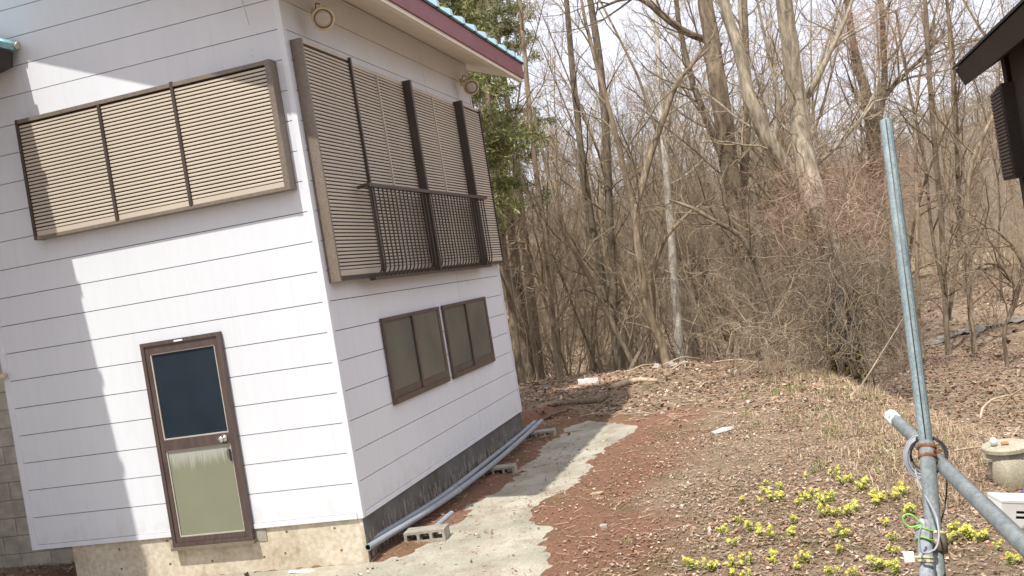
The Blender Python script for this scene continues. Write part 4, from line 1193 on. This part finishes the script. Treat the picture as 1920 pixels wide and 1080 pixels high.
# ------------------------------------------------------------------ yellow-green flowering clumps
def flower_meshes(seed):
    r = np.random.default_rng(seed)
    V = []; F = []; T = []; n = 0
    def quad(a, b, c, d, col):
        nonlocal n
        V.extend([a, b, c, d]); F.append((n, n + 1, n + 2, n + 3)); T.append(col); n += 4
    nh = int(r.integers(3, 6))
    stems = MB(); heads = []; fls = []
    for h in range(nh):
        V, F, T, n = [], [], [], 0
        a = r.uniform(0, 6.28); rad = r.uniform(.015, .08); c = np.array([rad * math.cos(a), rad * math.sin(a), r.uniform(.05, .11)])
        heads.append(c); stems.tube([(c[0] * .3, c[1] * .3, 0), c * .97], [.005, .004], 5)
        for k in range(26):       # petals in a loose ball
            th = r.uniform(0, 6.28); ph = math.acos(r.uniform(-.2, 1)); R = r.uniform(.014, .027)
            d = np.array([math.sin(ph) * math.cos(th), math.sin(ph) * math.sin(th), math.cos(ph)])
            t1 = np.cross(d, [0.1, .2, 1.]); t1 /= np.linalg.norm(t1); t2 = np.cross(d, t1); p = c + d * R; s = r.uniform(.006, .011)
            tilt = d * r.uniform(-.5, .5) * s
            quad(p - t1 * s, p - t2 * s + tilt, p + t1 * s, p + t2 * s - tilt, np.array([.84, .80, .20]) * r.uniform(.7, 1.15))
        fls.append(raw_mesh('flower_head', V, F, MAT['leaf'], T))
    V, F, T, n = [], [], [], 0
    for k in range(34):
        h = heads[r.integers(0, nh)]; a = r.uniform(0, 6.28); L = r.uniform(.025, .05); s = r.uniform(.007, .013)
        b = np.array([h[0] * .6, h[1] * .6, r.uniform(.01, .08)]); o = np.array([math.cos(a), math.sin(a), r.uniform(-.15, .5)]); sd3 = np.array([-math.sin(a), math.cos(a), 0]) * s
        quad(b, b + o * L * .5 + sd3, b + o * L, b + o * L * .5 - sd3, np.array([.52, .56, .14]) * r.uniform(.6, 1.25))
    lf = raw_mesh('leaf_rosette', V, F, MAT['leaf'], T)
    MAT.setdefault('stem', mottled('green_stem', (.20, .26, .06), (.28, .33, .09), 20, .7))
    return fls, lf, stems.mesh('stem', MAT['stem'])
FM = [flower_meshes(s) for s in range(6)]
fpx = [(1383, 940), (1377, 970), (1365, 998), (1384, 1025), (1374, 1055), (1423, 935), (1418, 998), (1408, 1058), (1447, 908), (1445, 925), (1453, 938), (1473, 915), (1474, 930),
       (1513, 895), (1512, 925), (1476, 1000), (1425, 990), (1481, 978), (1478, 1000), (1453, 1002), (1500, 1045), (1493, 1066), (1530, 928), (1545, 936), (1527, 938), (1548, 962), (1563, 960), (1575, 898), (1568, 890), (1585, 893),
       (1550, 925), (1569, 930), (1580, 955), (1590, 955), (1568, 1000), (1562, 1028), (1592, 1008), (1610, 958), (1617, 912), (1614, 902), (1628, 915), (1638, 945), (1645, 938), (1634, 935), (1660, 930), (1672, 925), (1690, 918), (1695, 923),
       (1650, 975), (1665, 1005), (1677, 1038), (1640, 1060), (1652, 1055), (1665, 1075), (1562, 1072), (1605, 1078), (1455, 1048), (1452, 1046), (1300, 1067), (1325, 1068), (1366, 1078), (1393, 1078), (1320, 1062),
       (1780, 1005), (1792, 1000), (1805, 1012), (1795, 995), (1850, 1008), (1845, 1015), (1855, 1000), (1880, 1025), (1905, 1050), (1912, 1045), (1820, 1003), (1704, 958), (1775, 1010), (1545, 945), (1505, 935), (1490, 940)]
for i, (x, y) in enumerate(fpx):
    p = ground_hit(x + random.uniform(-14, 14), y + 8 + random.uniform(-7, 5))
    s = random.uniform(.5, .88)
    right = x > 1765
    col = ['far left', 'left', 'middle left', 'middle', 'middle right', 'right'][min(5, int((x - 1300) / 68))]
    row = ['back row', 'second row', 'third row', 'fourth row', 'front row'][min(4, max(0, int((y - 885) / 40)))]
    lab = ('yellow flowering clump right of the steel pole, %s of its strip' % ('left end' if x < 1800 else 'middle' if x < 1860 else 'right end')) if right else \
          'yellow flowering clump in the leafy yard, %s of the patch, %s' % (row, col)
    e = empty('flowering_plant', lab, 'flower', (p[0], p[1], gh(p[0], p[1])), 'yellow clumps right of the pole' if right else 'yellow clumps left of the pole', (0, 0, random.uniform(0, 6.28)), (s, s, s))
    for me in FM[i % 6][0]: obj('flower_head', me, e)
    obj('leaf_rosette', FM[i % 6][1], e); obj('stem', FM[i % 6][2], e)

# ------------------------------------------------------------------ trees
class TB:
    """collects tubes quickly"""
    def __init__(s): s.V = []; s.F = []; s.n = 0
    def tube(s, pts, rad, sides):
        v, f = tube_arrays(pts, rad, sides); s.V.append(v); s.F.append(f + s.n); s.n += len(v)
    def mesh(s, name, mat, off=None):
        V = np.concatenate(s.V)
        if off is not None: V = V - off
        return raw_mesh(name, V, np.concatenate(s.F), mat, smooth=True)
def path(r, p, d, L, n, wig, up=.0, droop=0):
    pts = [p]; d = d / np.linalg.norm(d)
    for i in range(n):
        d = d + r.normal(0, wig, 3) + np.array([0, 0, up - droop * (i + 1) / n]); d /= np.linalg.norm(d)
        p = p + d * L / n; pts.append(p)
    return np.array(pts)
def side_dir(r, d, ang):
    a = np.cross(d, [0.3, 0.1, 1.]) if abs(d[2]) < .95 else np.cross(d, [1., 0, 0])
    a /= np.linalg.norm(a); b = np.cross(d, a); t = r.uniform(0, 2 * math.pi)
    return d * math.cos(ang) + (a * math.cos(t) + b * math.sin(t)) * math.sin(ang)
def branches(r, tb, pts, rads, level, L, count, maxlev, up=.06, sides=(5, 4, 3, 3, 3), t0=.2, wig=.19, cnts=(6, 5, 3)):
    n = len(pts)
    for k in range(count):
        t = t0 + (1 - t0) * (k + r.random()) / count
        f = t * (n - 1); i = min(int(f), n - 2); u = f - i
        p = pts[i] * (1 - u) + pts[i + 1] * u; rr = rads[i] * (1 - u) + rads[i + 1] * u
        d = pts[i + 1] - pts[i]; d = d / np.linalg.norm(d)
        l = L * r.uniform(.6, 1.25) * (1.15 - .55 * t)
        r0 = min(rr * .62, .0105 * l + .0025)
        sg = max(2, 5 - level)
        q = path(r, p, side_dir(r, d, r.uniform(.45, 1.0)), l, sg, wig, up)
        qr = np.linspace(r0, max(r0 * .3, .0016), sg + 1)
        tb[min(level, len(tb) - 1)].tube(q, qr, sides[level])
        if level < maxlev:
            branches(r, tb, q, qr, level + 1, l * .48, cnts[min(level, len(cnts) - 1)], maxlev, up, sides, .15, wig * 1.15, cnts)
def tree_meshes(seed, H, R, nb, L1, forks=1, wig=.05, mats=('bark', 'twig'), t0=.2, cnts=(6, 6, 4), up=.09):
    r = np.random.default_rng(seed)
    trunk = TB(); tw = TB()
    for f in range(forks):
        d = np.array([r.normal(0, .06 + .13 * (forks > 1)), r.normal(0, .06 + .13 * (forks > 1)), 1.])
        h = H * r.uniform(.8, 1.05); rad = R * (1 if forks == 1 else r.uniform(.55, .8))
        p = path(r, np.array([r.normal(0, .1) * (forks > 1), r.normal(0, .1) * (forks > 1), -.15]), d, h, 10, wig, .02)
        rr = rad * np.linspace(1.0, .14, 11) ** .9; rr[0] *= 1.25
        trunk.tube(p, rr, 8)
        branches(r, [trunk, tw], p, rr, 0, L1, max(6, nb // forks), 3, up, t0=t0, cnts=cnts)
    return trunk.mesh('trunk', MAT[mats[0]]), tw.mesh('crown', MAT[mats[1]])
def px_of(P):
    d = np.asarray(P) - CAM_POS; z = d @ _f
    return 960 + FPX * (d @ _r) / z, 540 - FPX * (d @ _u) / z

VAR = [tree_meshes(100 + i, *a) for i, a in enumerate([
    (15, .10, 22, 3.2, 1, .06), (13, .08, 20, 2.8, 1, .09), (17, .14, 24, 3.8, 1, .05), (12, .10, 26, 2.8, 3, .08),
    (14, .065, 18, 2.4, 1, .06), (11, .085, 26, 2.6, 2, .10), (16, .12, 24, 3.5, 2, .06), (13, .05, 18, 2.0, 1, .07)])]
ZONES = [(0, 1010, 'beside the far house corner'), (1010, 1110, 'left of the long leaning stem'), (1110, 1215, 'behind the wide V shaped tree'), (1215, 1300, 'around the white birch'),
         (1300, 1400, 'behind the big dark tree'), (1400, 1490, 'left of the big pale tree'), (1490, 1580, 'behind the big pale tree'), (1580, 1660, 'left of the steel pole top'),
         (1660, 1740, 'behind the steel pole'), (1740, 1800, 'right of the steel pole'), (1800, 1860, 'left of the brown eave'), (1860, 9999, 'behind the brown eave')]
def where(sx, dist):
    z = [t for a_, b_, t in ZONES if a_ <= sx < b_][0]
    return ('in the front ranks ' if dist < 38 else 'in the middle ranks ' if dist < 62 else 'far back ') + z
TREE_LABEL = ['slender single stemmed bare tree', 'wavy stemmed bare tree', 'stout straight bare tree',
              'three stemmed bare tree', 'very slim bare tree', 'crooked two stemmed bare tree',
              'tall two stemmed bare tree', 'sapling thin bare tree']
placed = []
def try_place(x, y, dmin):
    for a, b in placed:
        if (a - x) ** 2 + (b - y) ** 2 < dmin * dmin: return False
    placed.append((x, y)); return True
count = 0; tries = 0
while count < 215 and tries < 6000:
    tries += 1
    q = random.random()
    dist = 24 + 74 * q ** .85
    sx = random.uniform(880, 2080)
    thin = count >= 150
    if thin: sx = random.uniform(985, 1560); dist = random.uniform(25, 62)
    P = at_dist(sx, 520, dist); x, y = P[0], P[1]
    s = float(seg_sdf(np.array([x]), np.array([y]), EDGE)[0])
    if s < 1.6: continue
    if sx > 1560 and dist < 34 and random.random() < .8: continue
    if sx > 1660 and dist < 80 and random.random() < .7: continue
    if not try_place(x, y, 1.0 if dist < 40 else 1.4): continue
    k = random.choice([0, 1, 2, 3, 4, 4, 5, 6, 7, 7]) if dist > 30 else random.choice([1, 3, 4, 5, 7, 7, 4])
    if thin: k = random.choice([4, 7, 5, 3, 7])
    sc_ = random.uniform(.75, 1.15) * (.88 if dist < 40 else 1)
    e = empty('bare_tree', TREE_LABEL[k] + ' ' + where(sx, dist), 'tree', (x, y, gh(x, y)), 'bare trees of the wood, kind %s' % ['one', 'two', 'three', 'four', 'five', 'six', 'seven', 'eight'][k],
              (random.gauss(0, .05), random.gauss(0, .05), random.uniform(0, 6.28)), (sc_, sc_, sc_ * random.uniform(.9, 1.15)))
    e['group'] = 'bare trees of the wood behind the yard'
    obj('trunk', VAR[k][0], e); obj('crown', VAR[k][1], e)
    count += 1

# --- trees one can pick out
def hero(label, stems, depth, mat, seed, nb=14, L1=2.4, twig='twig', extra=0, cnts=(6, 5, 3), name='bare_tree', t0=.15):
    r = np.random.default_rng(seed)
    tr = TB(); tw = TB(); base = None
    for si, st in enumerate(stems):
        P = []; R = []
        for i, (x, y, w) in enumerate(st):
            P.append(at_depth(x, y, depth + .25 * si + .12 * math.sin(i * 1.3 + si))); R.append(w * depth / FPX)
        if si == 0:
            g_ = P[0].copy(); g_[2] = gh(g_[0], g_[1]) - .2; P.insert(0, g_); R.insert(0, R[0] * 1.25); base = np.array([g_[0], g_[1], g_[2] + .2])
        P = np.array(P); R = np.array(R)
        t = np.linspace(0, 1, len(P)); tt = np.linspace(0, 1, 3 * len(P))
        Q = np.stack([np.interp(tt, t, P[:, i]) for i in range(3)], -1); rr = np.interp(tt, t, R)
        Q[1:-1] = (Q[:-2] + 2 * Q[1:-1] + Q[2:]) / 4
        Q[1:-1] += r.normal(0, .07, Q[1:-1].shape) * rr[1:-1, None]
        tr.tube(Q, rr, 12)
        if nb: branches(r, [tr, tw], Q, rr, 0, L1, nb if si == 0 else max(4, nb // 2), 3, .05, t0=t0, cnts=cnts)
    e = empty(name, label, 'tree', base)
    obj('trunk', tr.mesh('trunk', MAT[mat], base), e)
    if tw.V: obj('crown', tw.mesh('crown', MAT[twig], base), e)
    return e
hero('big pale barked tree forking into two thick stems above a grey lower trunk',
     [[(1592, 735, 18), (1585, 640, 17), (1577, 560, 18), (1552, 450, 21), (1528, 380, 24), (1508, 310, 20), (1497, 200, 17), (1482, 100, 16), (1468, 0, 15), (1450, -150, 12), (1440, -330, 7)],
      [(1535, 395, 16), (1482, 325, 15), (1440, 268, 14), (1407, 190, 12), (1385, 90, 11), (1355, 0, 10), (1320, -120, 8), (1290, -260, 4)],
      [(1513, 184, 6), (1540, 132, 6), (1562, 86, 4.5), (1600, 0, 3), (1615, -80, 2)],
      [(1525, 315, 5), (1560, 282, 4), (1600, 243, 3), (1640, 190, 2)],
      [(1450, 285, 6), (1462, 190, 4), (1440, 100, 3), (1420, 0, 2.5)]], 18, 'bark_pale', 11, 14, 2.2)
hero('big dark barked tree with a heavy limb arching to the upper left',
     [[(1412, 720, 18), (1400, 560, 18), (1384, 400, 17), (1362, 280, 17), (1346, 160, 17), (1332, 70, 15), (1322, 0, 14), (1308, -150, 10), (1300, -320, 5)],
      [(1350, 90, 10), (1322, 74, 7), (1280, 58, 6.5), (1247, 32, 6.5), (1222, 10, 6), (1196, -6, 4.5), (1160, 0, 3), (1120, 18, 2)],
      [(1385, 420, 9), (1398, 300, 8), (1402, 170, 7), (1397, 60, 6), (1395, -60, 5)],
      [(1375, 340, 7), (1330, 240, 6), (1300, 160, 6), (1275, 60, 5), (1262, -40, 4)]], 21, 'bark_dark', 12, 14, 2.6)
hero('white barked birch standing behind the stone heap',
     [[(1278, 700, 8.5), (1270, 600, 8), (1258, 450, 7.5), (1250, 330, 6), (1238, 200, 5), (1228, 0, 4), (1220, -160, 2)]], 24, 'bark_birch', 13, 12, 2.0)
hero('tall brown tree with a long straight leaning stem left of the forked tree',
     [[(1160, 690, 10), (1152, 600, 9), (1148, 500, 8), (1142, 400, 7.5), (1136, 230, 7.5), (1121, 80, 7), (1106, 0, 6), (1085, -160, 3)],
      [(1152, 620, 8), (1120, 480, 7), (1095, 330, 6.5), (1075, 150, 6), (1062, 0, 5), (1050, -120, 3)]], 23.5, 'bark', 14, 14, 2.2)
hero('forked tree spreading in a wide V beside the leaning branch',
     [[(1250, 695, 9), (1243, 645, 8.5), (1215, 590, 8), (1200, 500, 7), (1190, 400, 6.5), (1212, 315, 6.5), (1243, 222, 6), (1268, 155, 5), (1300, 118, 3), (1330, 90, 2)],
      [(1190, 410, 6), (1172, 326, 5.5), (1150, 230, 4.5), (1118, 120, 4), (1095, 30, 3), (1080, -60, 2)],
      [(1225, 600, 5), (1225, 500, 5), (1250, 440, 4), (1295, 395, 3), (1340, 370, 2)]], 20, 'bark', 15, 12, 1.9)
hero('brown tree with steep side limbs close to the far house corner',
     [[(1048, 690, 7), (1036, 600, 6.5), (1028, 480, 6), (1005, 330, 5), (990, 180, 4.5), (975, 0, 4), (965, -120, 2)],
      [(1030, 560, 4), (1000, 490, 3.5), (975, 440, 2.5)]], 22, 'bark', 16, 14, 2.2)
hero('dark slim tree hugging the far house corner',
     [[(975, 700, 8), (962, 600, 7.5), (948, 500, 7), (935, 380, 6), (918, 200, 5), (900, 60, 4), (890, -80, 2)]], 20.5, 'bark_dark', 17, 12, 2.0)
hero('leaning tree curving up to the left in front of the thicket',
     [[(1195, 700, 5), (1150, 610, 5), (1105, 520, 5), (1070, 460, 4.5), (1040, 380, 4), (1020, 300, 3), (1000, 200, 2)]], 21.5, 'bark_dark', 18, 12, 1.8)
hero('grey brown tree with a pale limb reaching right behind the steel pole',
     [[(1668, 620, 9), (1660, 480, 10), (1648, 360, 11), (1638, 260, 12), (1625, 180, 10), (1600, 90, 7), (1588, 0, 6), (1580, -120, 4)],
      [(1640, 265, 7), (1660, 160, 6), (1655, 60, 5), (1650, -60, 4)],
      [(1638, 215, 5), (1675, 160, 4), (1712, 125, 3.5), (1735, 100, 2.5), (1770, 60, 1.5)]], 25, 'bark', 19, 18, 2.8)
hero('clump of slim grey stems right of the steel pole',
     [[(1775, 635, 5), (1770, 500, 5), (1760, 350, 5), (1745, 180, 4.5), (1735, 0, 4), (1725, -120, 2)],
      [(1778, 600, 4), (1800, 450, 4), (1795, 300, 4), (1790, 120, 3.5), (1770, -40, 3)],
      [(1772, 560, 3), (1745, 430, 3), (1735, 300, 3), (1700, 150, 2.5), (1680, 20, 2)]], 23, 'bark', 20, 14, 2.2)
hero('low arching tree bending over the open ground at the far right',
     [[(1880, 628, 3.5), (1895, 585, 3.5), (1908, 545, 3.2), (1880, 500, 3), (1850, 490, 2.5), (1825, 510, 2)],
      [(1905, 560, 3), (1925, 510, 3), (1900, 460, 2.6), (1860, 425, 2.3), (1825, 430, 2), (1790, 450, 1.4)]], 20, 'bark_dark', 21, 16, 1.4)
hero('thin grey tree with wide reaching twigs below the brown eave',
     [[(1822, 620, 5), (1815, 520, 5), (1812, 430, 4.6), (1815, 320, 4.4), (1850, 240, 3.6), (1870, 200, 3), (1890, 120, 2)],
      [(1812, 340, 3.2), (1790, 250, 3), (1785, 130, 2.6), (1775, 0, 2.4)]], 22.5, 'bark', 22, 20, 2.2)
hero('thin crooked branch tree crossing before the dark tree',
     [[(1475, 700, 5), (1455, 600, 5), (1420, 500, 5), (1390, 440, 4.6), (1350, 420, 4), (1300, 390, 3.4), (1255, 375, 2.5)]], 17.5, 'bark_dark', 23, 12, 1.6)
hero('stout pale trunk half hidden by vines between birch and dead trunk',
     [[(1446, 710, 11), (1440, 600, 11), (1430, 500, 11), (1418, 400, 10), (1405, 250, 8), (1392, 60, 6), (1385, -100, 4)]], 24, 'bark_pale', 24, 14, 2.4)
# dead trunk with moss at its foot
r_ = np.random.default_rng(5)
P = [at_depth(x, y, 16.6) for x, y in ((1598, 742), (1590, 680), (1582, 620), (1577, 560), (1574, 530))]
P[0][2] = min(P[0][2], gh(P[0][0], P[0][1]) - .1)
base = P[0].copy()
e = empty('dead_trunk', 'broken dead grey trunk wrapped in vines with mossy foot', 'dead tree', base)
tb = TB(); tb.tube(np.array(P), [.24, .19, .165, .15, .06], 12); obj('trunk', tb.mesh('trunk', MAT['bark_dead'], base), e)
tb = TB(); c_ = P[1]
for k in range(70):
    a = r_.uniform(0, 6.28); q = c_ + np.array([.24 * math.cos(a), .24 * math.sin(a), r_.uniform(-.35, .22)])
    tb.tube([q, q + r_.normal(0, .05, 3) + np.array([0, 0, .04])], [.05, .012], 4)
obj('moss', tb.mesh('moss', MAT['moss'], base), e)['kind'] = 'stuff'
tb = TB()
for k in range(26):
    a = r_.uniform(0, 6.28); pts_ = []
    for j in range(9):
        a += r_.uniform(-.3, .7); zc = j / 8
        ctr = P[0] * (1 - zc) + P[4] * zc; R_ = .30 - .12 * zc + r_.uniform(0, .12)
        pts_.append(ctr + np.array([R_ * math.cos(a), R_ * math.sin(a), r_.uniform(-.05, .1)]))
    tb.tube(np.array(pts_), r_.uniform(.008, .02), 4)
obj('vine', tb.mesh('vine', MAT['twig'], base), e)

# --- bushes and vine thickets
def bush_mesh(seed, H, W_, ns, mat, droop=.10, tw=5):
    r = np.random.default_rng(seed); tb = TB()
    for k in range(ns):
        a = r.uniform(0, 6.28); d = np.array([math.cos(a) * r.uniform(.1, W_), math.sin(a) * r.uniform(.1, W_), 1.])
        p = path(r, np.array([r.normal(0, .25 * W_), r.normal(0, .25 * W_), -.05]), d, H * r.uniform(.5, 1.2), 7, .15, .02, droop)
        rr = np.linspace(r.uniform(.008, .016), .003, 8); tb.tube(p, rr, 4)
        branches(r, [tb], p, rr, 1, H * .32, tw, 3, .02, t0=.25, wig=.2, cnts=(5, 5, 3))
    return tb.mesh('bush', MAT[mat])
BUSH = [(bush_mesh(1, 2.6, .6, 16, 'twig'), 'grey brown leafless bush'),
        (bush_mesh(2, 3.4, .5, 14, 'twig'), 'tall leafless bush of upright stems'),
        (bush_mesh(3, 2.0, 1.0, 20, 'twig_pink', .22), 'reddish leafless bramble mound'),
        (bush_mesh(4, 3.0, .9, 20, 'twig', .30), 'arching leafless bush')]
BUSH += [(bush_mesh(5, 5.2, .42, 9, 'twig', .03, 7), 'tall clump of thin crooked saplings'), (bush_mesh(6, 6.3, .55, 8, 'twig', .06, 8), 'spreading clump of thin leaning saplings')]
n = 0; tries = 0
while n < 245 and tries < 4000:
    tries += 1
    dist = 20 + 60 * random.random() ** .9
    sx = random.uniform(900, 2040)
    P = at_dist(sx, 520, dist); x, y = P[0], P[1]
    s = float(seg_sdf(np.array([x]), np.array([y]), EDGE)[0])
    if s < 1.7: continue
    if sx > 1640 and dist < 27: continue
    if sx > 1680 and dist < 50 and random.random() < .75: continue
    k = random.choice([0, 1, 3, 4, 5, 4, 5, 2 if 1300 < sx < 1700 else 1])
    s_ = random.uniform(.7, 1.15)
    o = obj('leafless_bush', BUSH[k][0], loc=(x, y, gh(x, y)), rot=(0, 0, random.uniform(0, 6.28))); o.scale = (s_, s_, s_ * random.uniform(.8, 1.2))
    tag(o, BUSH[k][1] + ' ' + where(sx, dist), 'bush', 'leafless bushes')
    n += 1
# pinkish vine thickets hung over the pale tree
def thicket(label, cx, cy, rx, ry, depth, n, seed, mat='twig_pink', rad=.007, L=1.3):
    r = np.random.default_rng(seed); tb = TB()
    for k in range(n):
        a = r.uniform(0, 6.28); q = math.sqrt(r.random())
        p = at_depth(cx + rx * q * math.cos(a), cy + ry * q * math.sin(a), depth + r.normal(0, .7))
        d = r.normal(0, 1, 3) * np.array([1, 1, .8]) + np.array([0, 0, -.1])
        pp = path(r, p, d, L * r.uniform(.4, 1.4), 7, .35, 0, .12)
        rr = np.linspace(rad * r.uniform(.6, 1.5), .002, 8); tb.tube(pp, rr, 4)
        branches(r, [tb], pp, rr, 2, L * .35, 4, 3, 0, t0=.2, wig=.25, cnts=(3, 3, 3))
    base = at_depth(cx, cy + ry, depth)
    return tag(obj('vine_thicket', tb.mesh('vine_thicket', MAT[mat], base), loc=base), label, 'vines')
thicket('reddish vine tangle hanging around the fork of the big pale tree', 1540, 390, 95, 75, 17.4, 150, 31)
thicket('brown vine tangle wrapped about the dead trunk', 1570, 560, 95, 130, 16.5, 230, 32, 'twig')
thicket('pinkish vine tangle high beside the steel pole top', 1620, 330, 60, 60, 20, 100, 33)
thicket('brown vine tangle in front of the birch and dark tree', 1420, 530, 120, 110, 19, 130, 34, 'twig')
thicket('reddish twig cloud in the crowns above the steel pole', 1660, 60, 110, 70, 24, 150, 35, 'twig_pink', .006, 1.4)
thicket('thin brown bramble heap behind the crest left of the dead trunk', 1470, 640, 110, 60, 16.8, 150, 36, 'twig', .006, .9)
thicket('brown bramble heap right of the dead trunk', 1660, 600, 60, 90, 17.5, 110, 37, 'twig', .007, 1.1)

# --- evergreens behind the house corner
def conifer(label, px, depth, H, rad, seed, nb=60, low=2.0, dens=1.0):
    r = np.random.default_rng(seed)
    P0 = at_depth(px, 560, depth); base = np.array([P0[0], P0[1], gh(P0[0], P0[1])])
    e = empty('evergreen_tree', label, 'tree', base)
    tr = TB(); trunk = path(r, np.array([0, 0, -.2]), np.array([.02, .02, 1.]), H, 12, .015, .02)
    tr.tube(trunk, np.linspace(.16, .03, 13), 9)
    C = []; D = []
    for k in range(nb):
        h = low + (H - low) * r.random() ** .9; a = r.uniform(0, 6.28)
        i = min(int(h / H * 12), 11); p = trunk[i].copy(); p[2] = h
        L = rad * (1.1 - .75 * h / H) * r.uniform(.6, 1.2)
        b = path(r, p, np.array([math.cos(a), math.sin(a), .15]), L, 6, .10, 0, .10)
        tr.tube(b, np.linspace(.022, .005, 7), 4)
        for j in range(int(26 * dens * L)):
            t = r.uniform(.15, 1) * 6; i2 = min(int(t), 5); q = b[i2] + (b[i2 + 1] - b[i2]) * (t - i2)
            sd4 = r.normal(0, .16, 3) + np.array([0, 0, -.12])
            tr.tube([q, q + sd4], [.005, .002], 3)
            m = 22
            tt = r.random((m, 1)); c = q + sd4 * tt + r.normal(0, .055, (m, 3))
            C.append(c); D.append(np.tile(sd4 / (np.linalg.norm(sd4) + 1e-6), (m, 1)) + r.normal(0, .6, (m, 3)))
    C = np.concatenate(C); D = np.concatenate(D); D /= np.linalg.norm(D, axis=1)[:, None]; n = len(C)
    S = np.cross(D, r.normal(0, 1, (n, 3))); S /= np.linalg.norm(S, axis=1)[:, None]
    Lf = r.uniform(.035, .075, (n, 1)); Wf = r.uniform(.008, .016, (n, 1))
    v = np.stack([C - D * Lf, C - S * Wf, C + D * Lf, C + S * Wf], 1).reshape(-1, 3)
    F = np.arange(n * 4).reshape(-1, 4)
    col = np.array([(.20, .225, .075), (.28, .295, .11), (.14, .16, .06), (.36, .35, .15)])[r.integers(0, 4, n)] * r.uniform(.7, 1.2, (n, 1))
    obj('trunk', tr.mesh('trunk', MAT['bark_dark']), e)
    obj('foliage', raw_mesh('foliage', v, F, MAT['leaf'], col), e)
conifer('yellow green evergreen with drooping sprays right behind the house corner', 925, 18.5, 8.6, 1.7, 41, 54, 3.4, .8)
conifer('taller darker evergreen rising above the teal roof edge', 905, 23, 13, 2.4, 42, 90, 4.0, .8)
conifer('small green evergreen filling the gap under the eave', 880, 17, 7.0, 1.3, 43, 44, 3.0)
conifer('yellow green evergreen with wispy sprays between the house corner and the first bare trees', 968, 23.5, 12, 1.9, 45, 45, 5, .6)
conifer('far evergreen with thin sprays left of the bare trees', 985, 27, 14, 1.9, 44, 60, 6.5, .7)

# --- far wood on the hillside: read as one mass
def far_wood():
    n = 5200
    az0 = math.atan2(_f[1], _f[0]); a = az0 + rng.uniform(-.60, .60, n); r = 85 + 185 * rng.random(n) ** .8
    x = CAM_POS[0] + r * np.cos(a); y = CAM_POS[1] + r * np.sin(a); z = ground_h(x, y)
    # leave the dry field open on the right
    scr = 960 + FPX * ((np.stack([x, y, z], -1) - CAM_POS) @ _r) / ((np.stack([x, y, z], -1) - CAM_POS) @ _f)
    keep = ~((scr > 1560) & (r < 100))
    x, y, z = x[keep], y[keep], z[keep]; n = len(x)
    V = []; F = []; c = 0
    H = rng.uniform(4.5, 8, n)
    base = np.stack([x, y, z - .3], -1); 
    lean = rng.normal(0, .05, (n, 2))
    def prongs(B, T, r0, r1):
        nonlocal c
        m = len(B)
        for k in range(3):
            pass
        ang = np.array([0, 2.094, 4.189])
        off = np.stack([np.cos(ang), np.sin(ang), 0 * ang], -1)[None]
        v = np.concatenate([B[:, None] + off * r0[:, None, None], T[:, None] + off * r1[:, None, None]], 1).reshape(-1, 3)
        i = np.arange(m)[:, None] * 6 + c
        f = np.concatenate([i + np.array([[0, 1, 4, 3]]), i + np.array([[1, 2, 5, 4]]), i + np.array([[2, 0, 3, 5]])], 1).reshape(-1, 4)
        V.append(v); F.append(f); c += len(v)
    top = base + np.concatenate([lean * H[:, None], H[:, None]], 1)
    prongs(base, top, H * .012, H * .003)
    for k in range(13):
        t = rng.uniform(.25, .95, n)[:, None]; B = base + (top - base) * t
        L = H[:, None] * rng.uniform(.10, .26, (n, 1)) * (1.2 - .6 * t); aa = rng.uniform(0, 6.28, n)
        T = B + L * np.stack([np.cos(aa) * .75, np.sin(aa) * .75, rng.uniform(.5, 1.0, n)], -1)
        prongs(B, T, H * .004, H * .0012)
        for _ in range(2):
            B2 = B + (T - B) * rng.uniform(.3, .9, (n, 1)); aa = rng.uniform(0, 6.28, n)
            T2 = B2 + L * .5 * np.stack([np.cos(aa), np.sin(aa), rng.uniform(.1, 1.0, n)], -1)
            prongs(B2, T2, H * .0022, H * .001)
    return raw_mesh('far_wood', np.concatenate(V), np.concatenate(F), MAT['far_twig'])
tag(obj('far_wood', far_wood()), 'bare wood covering the hillside far behind the yard', 'wood', kind='stuff')
# dry field between the wood and the hill
fv = []; 
fx = np.linspace(1640, 2100, 40); fr = np.linspace(62, 96, 24)
for r in fr:
    for x in fx:
        P = at_dist(x, 500, r); fv.append((P[0], P[1], 0))
fv = np.array(fv); fv[:, 2] = ground_h(fv[:, 0], fv[:, 1]) + .08 + .1
F = [(i * 40 + j, i * 40 + j + 1, (i + 1) * 40 + j + 1, (i + 1) * 40 + j) for i in range(23) for j in range(39)]
MAT['field'] = mottled('dry_field', (.42, .31, .18), (.55, .43, .27), .5, .95, .2)
tag(obj('dry_field', raw_mesh('dry_field', fv, F, MAT['field'], smooth=True)), kind='structure')
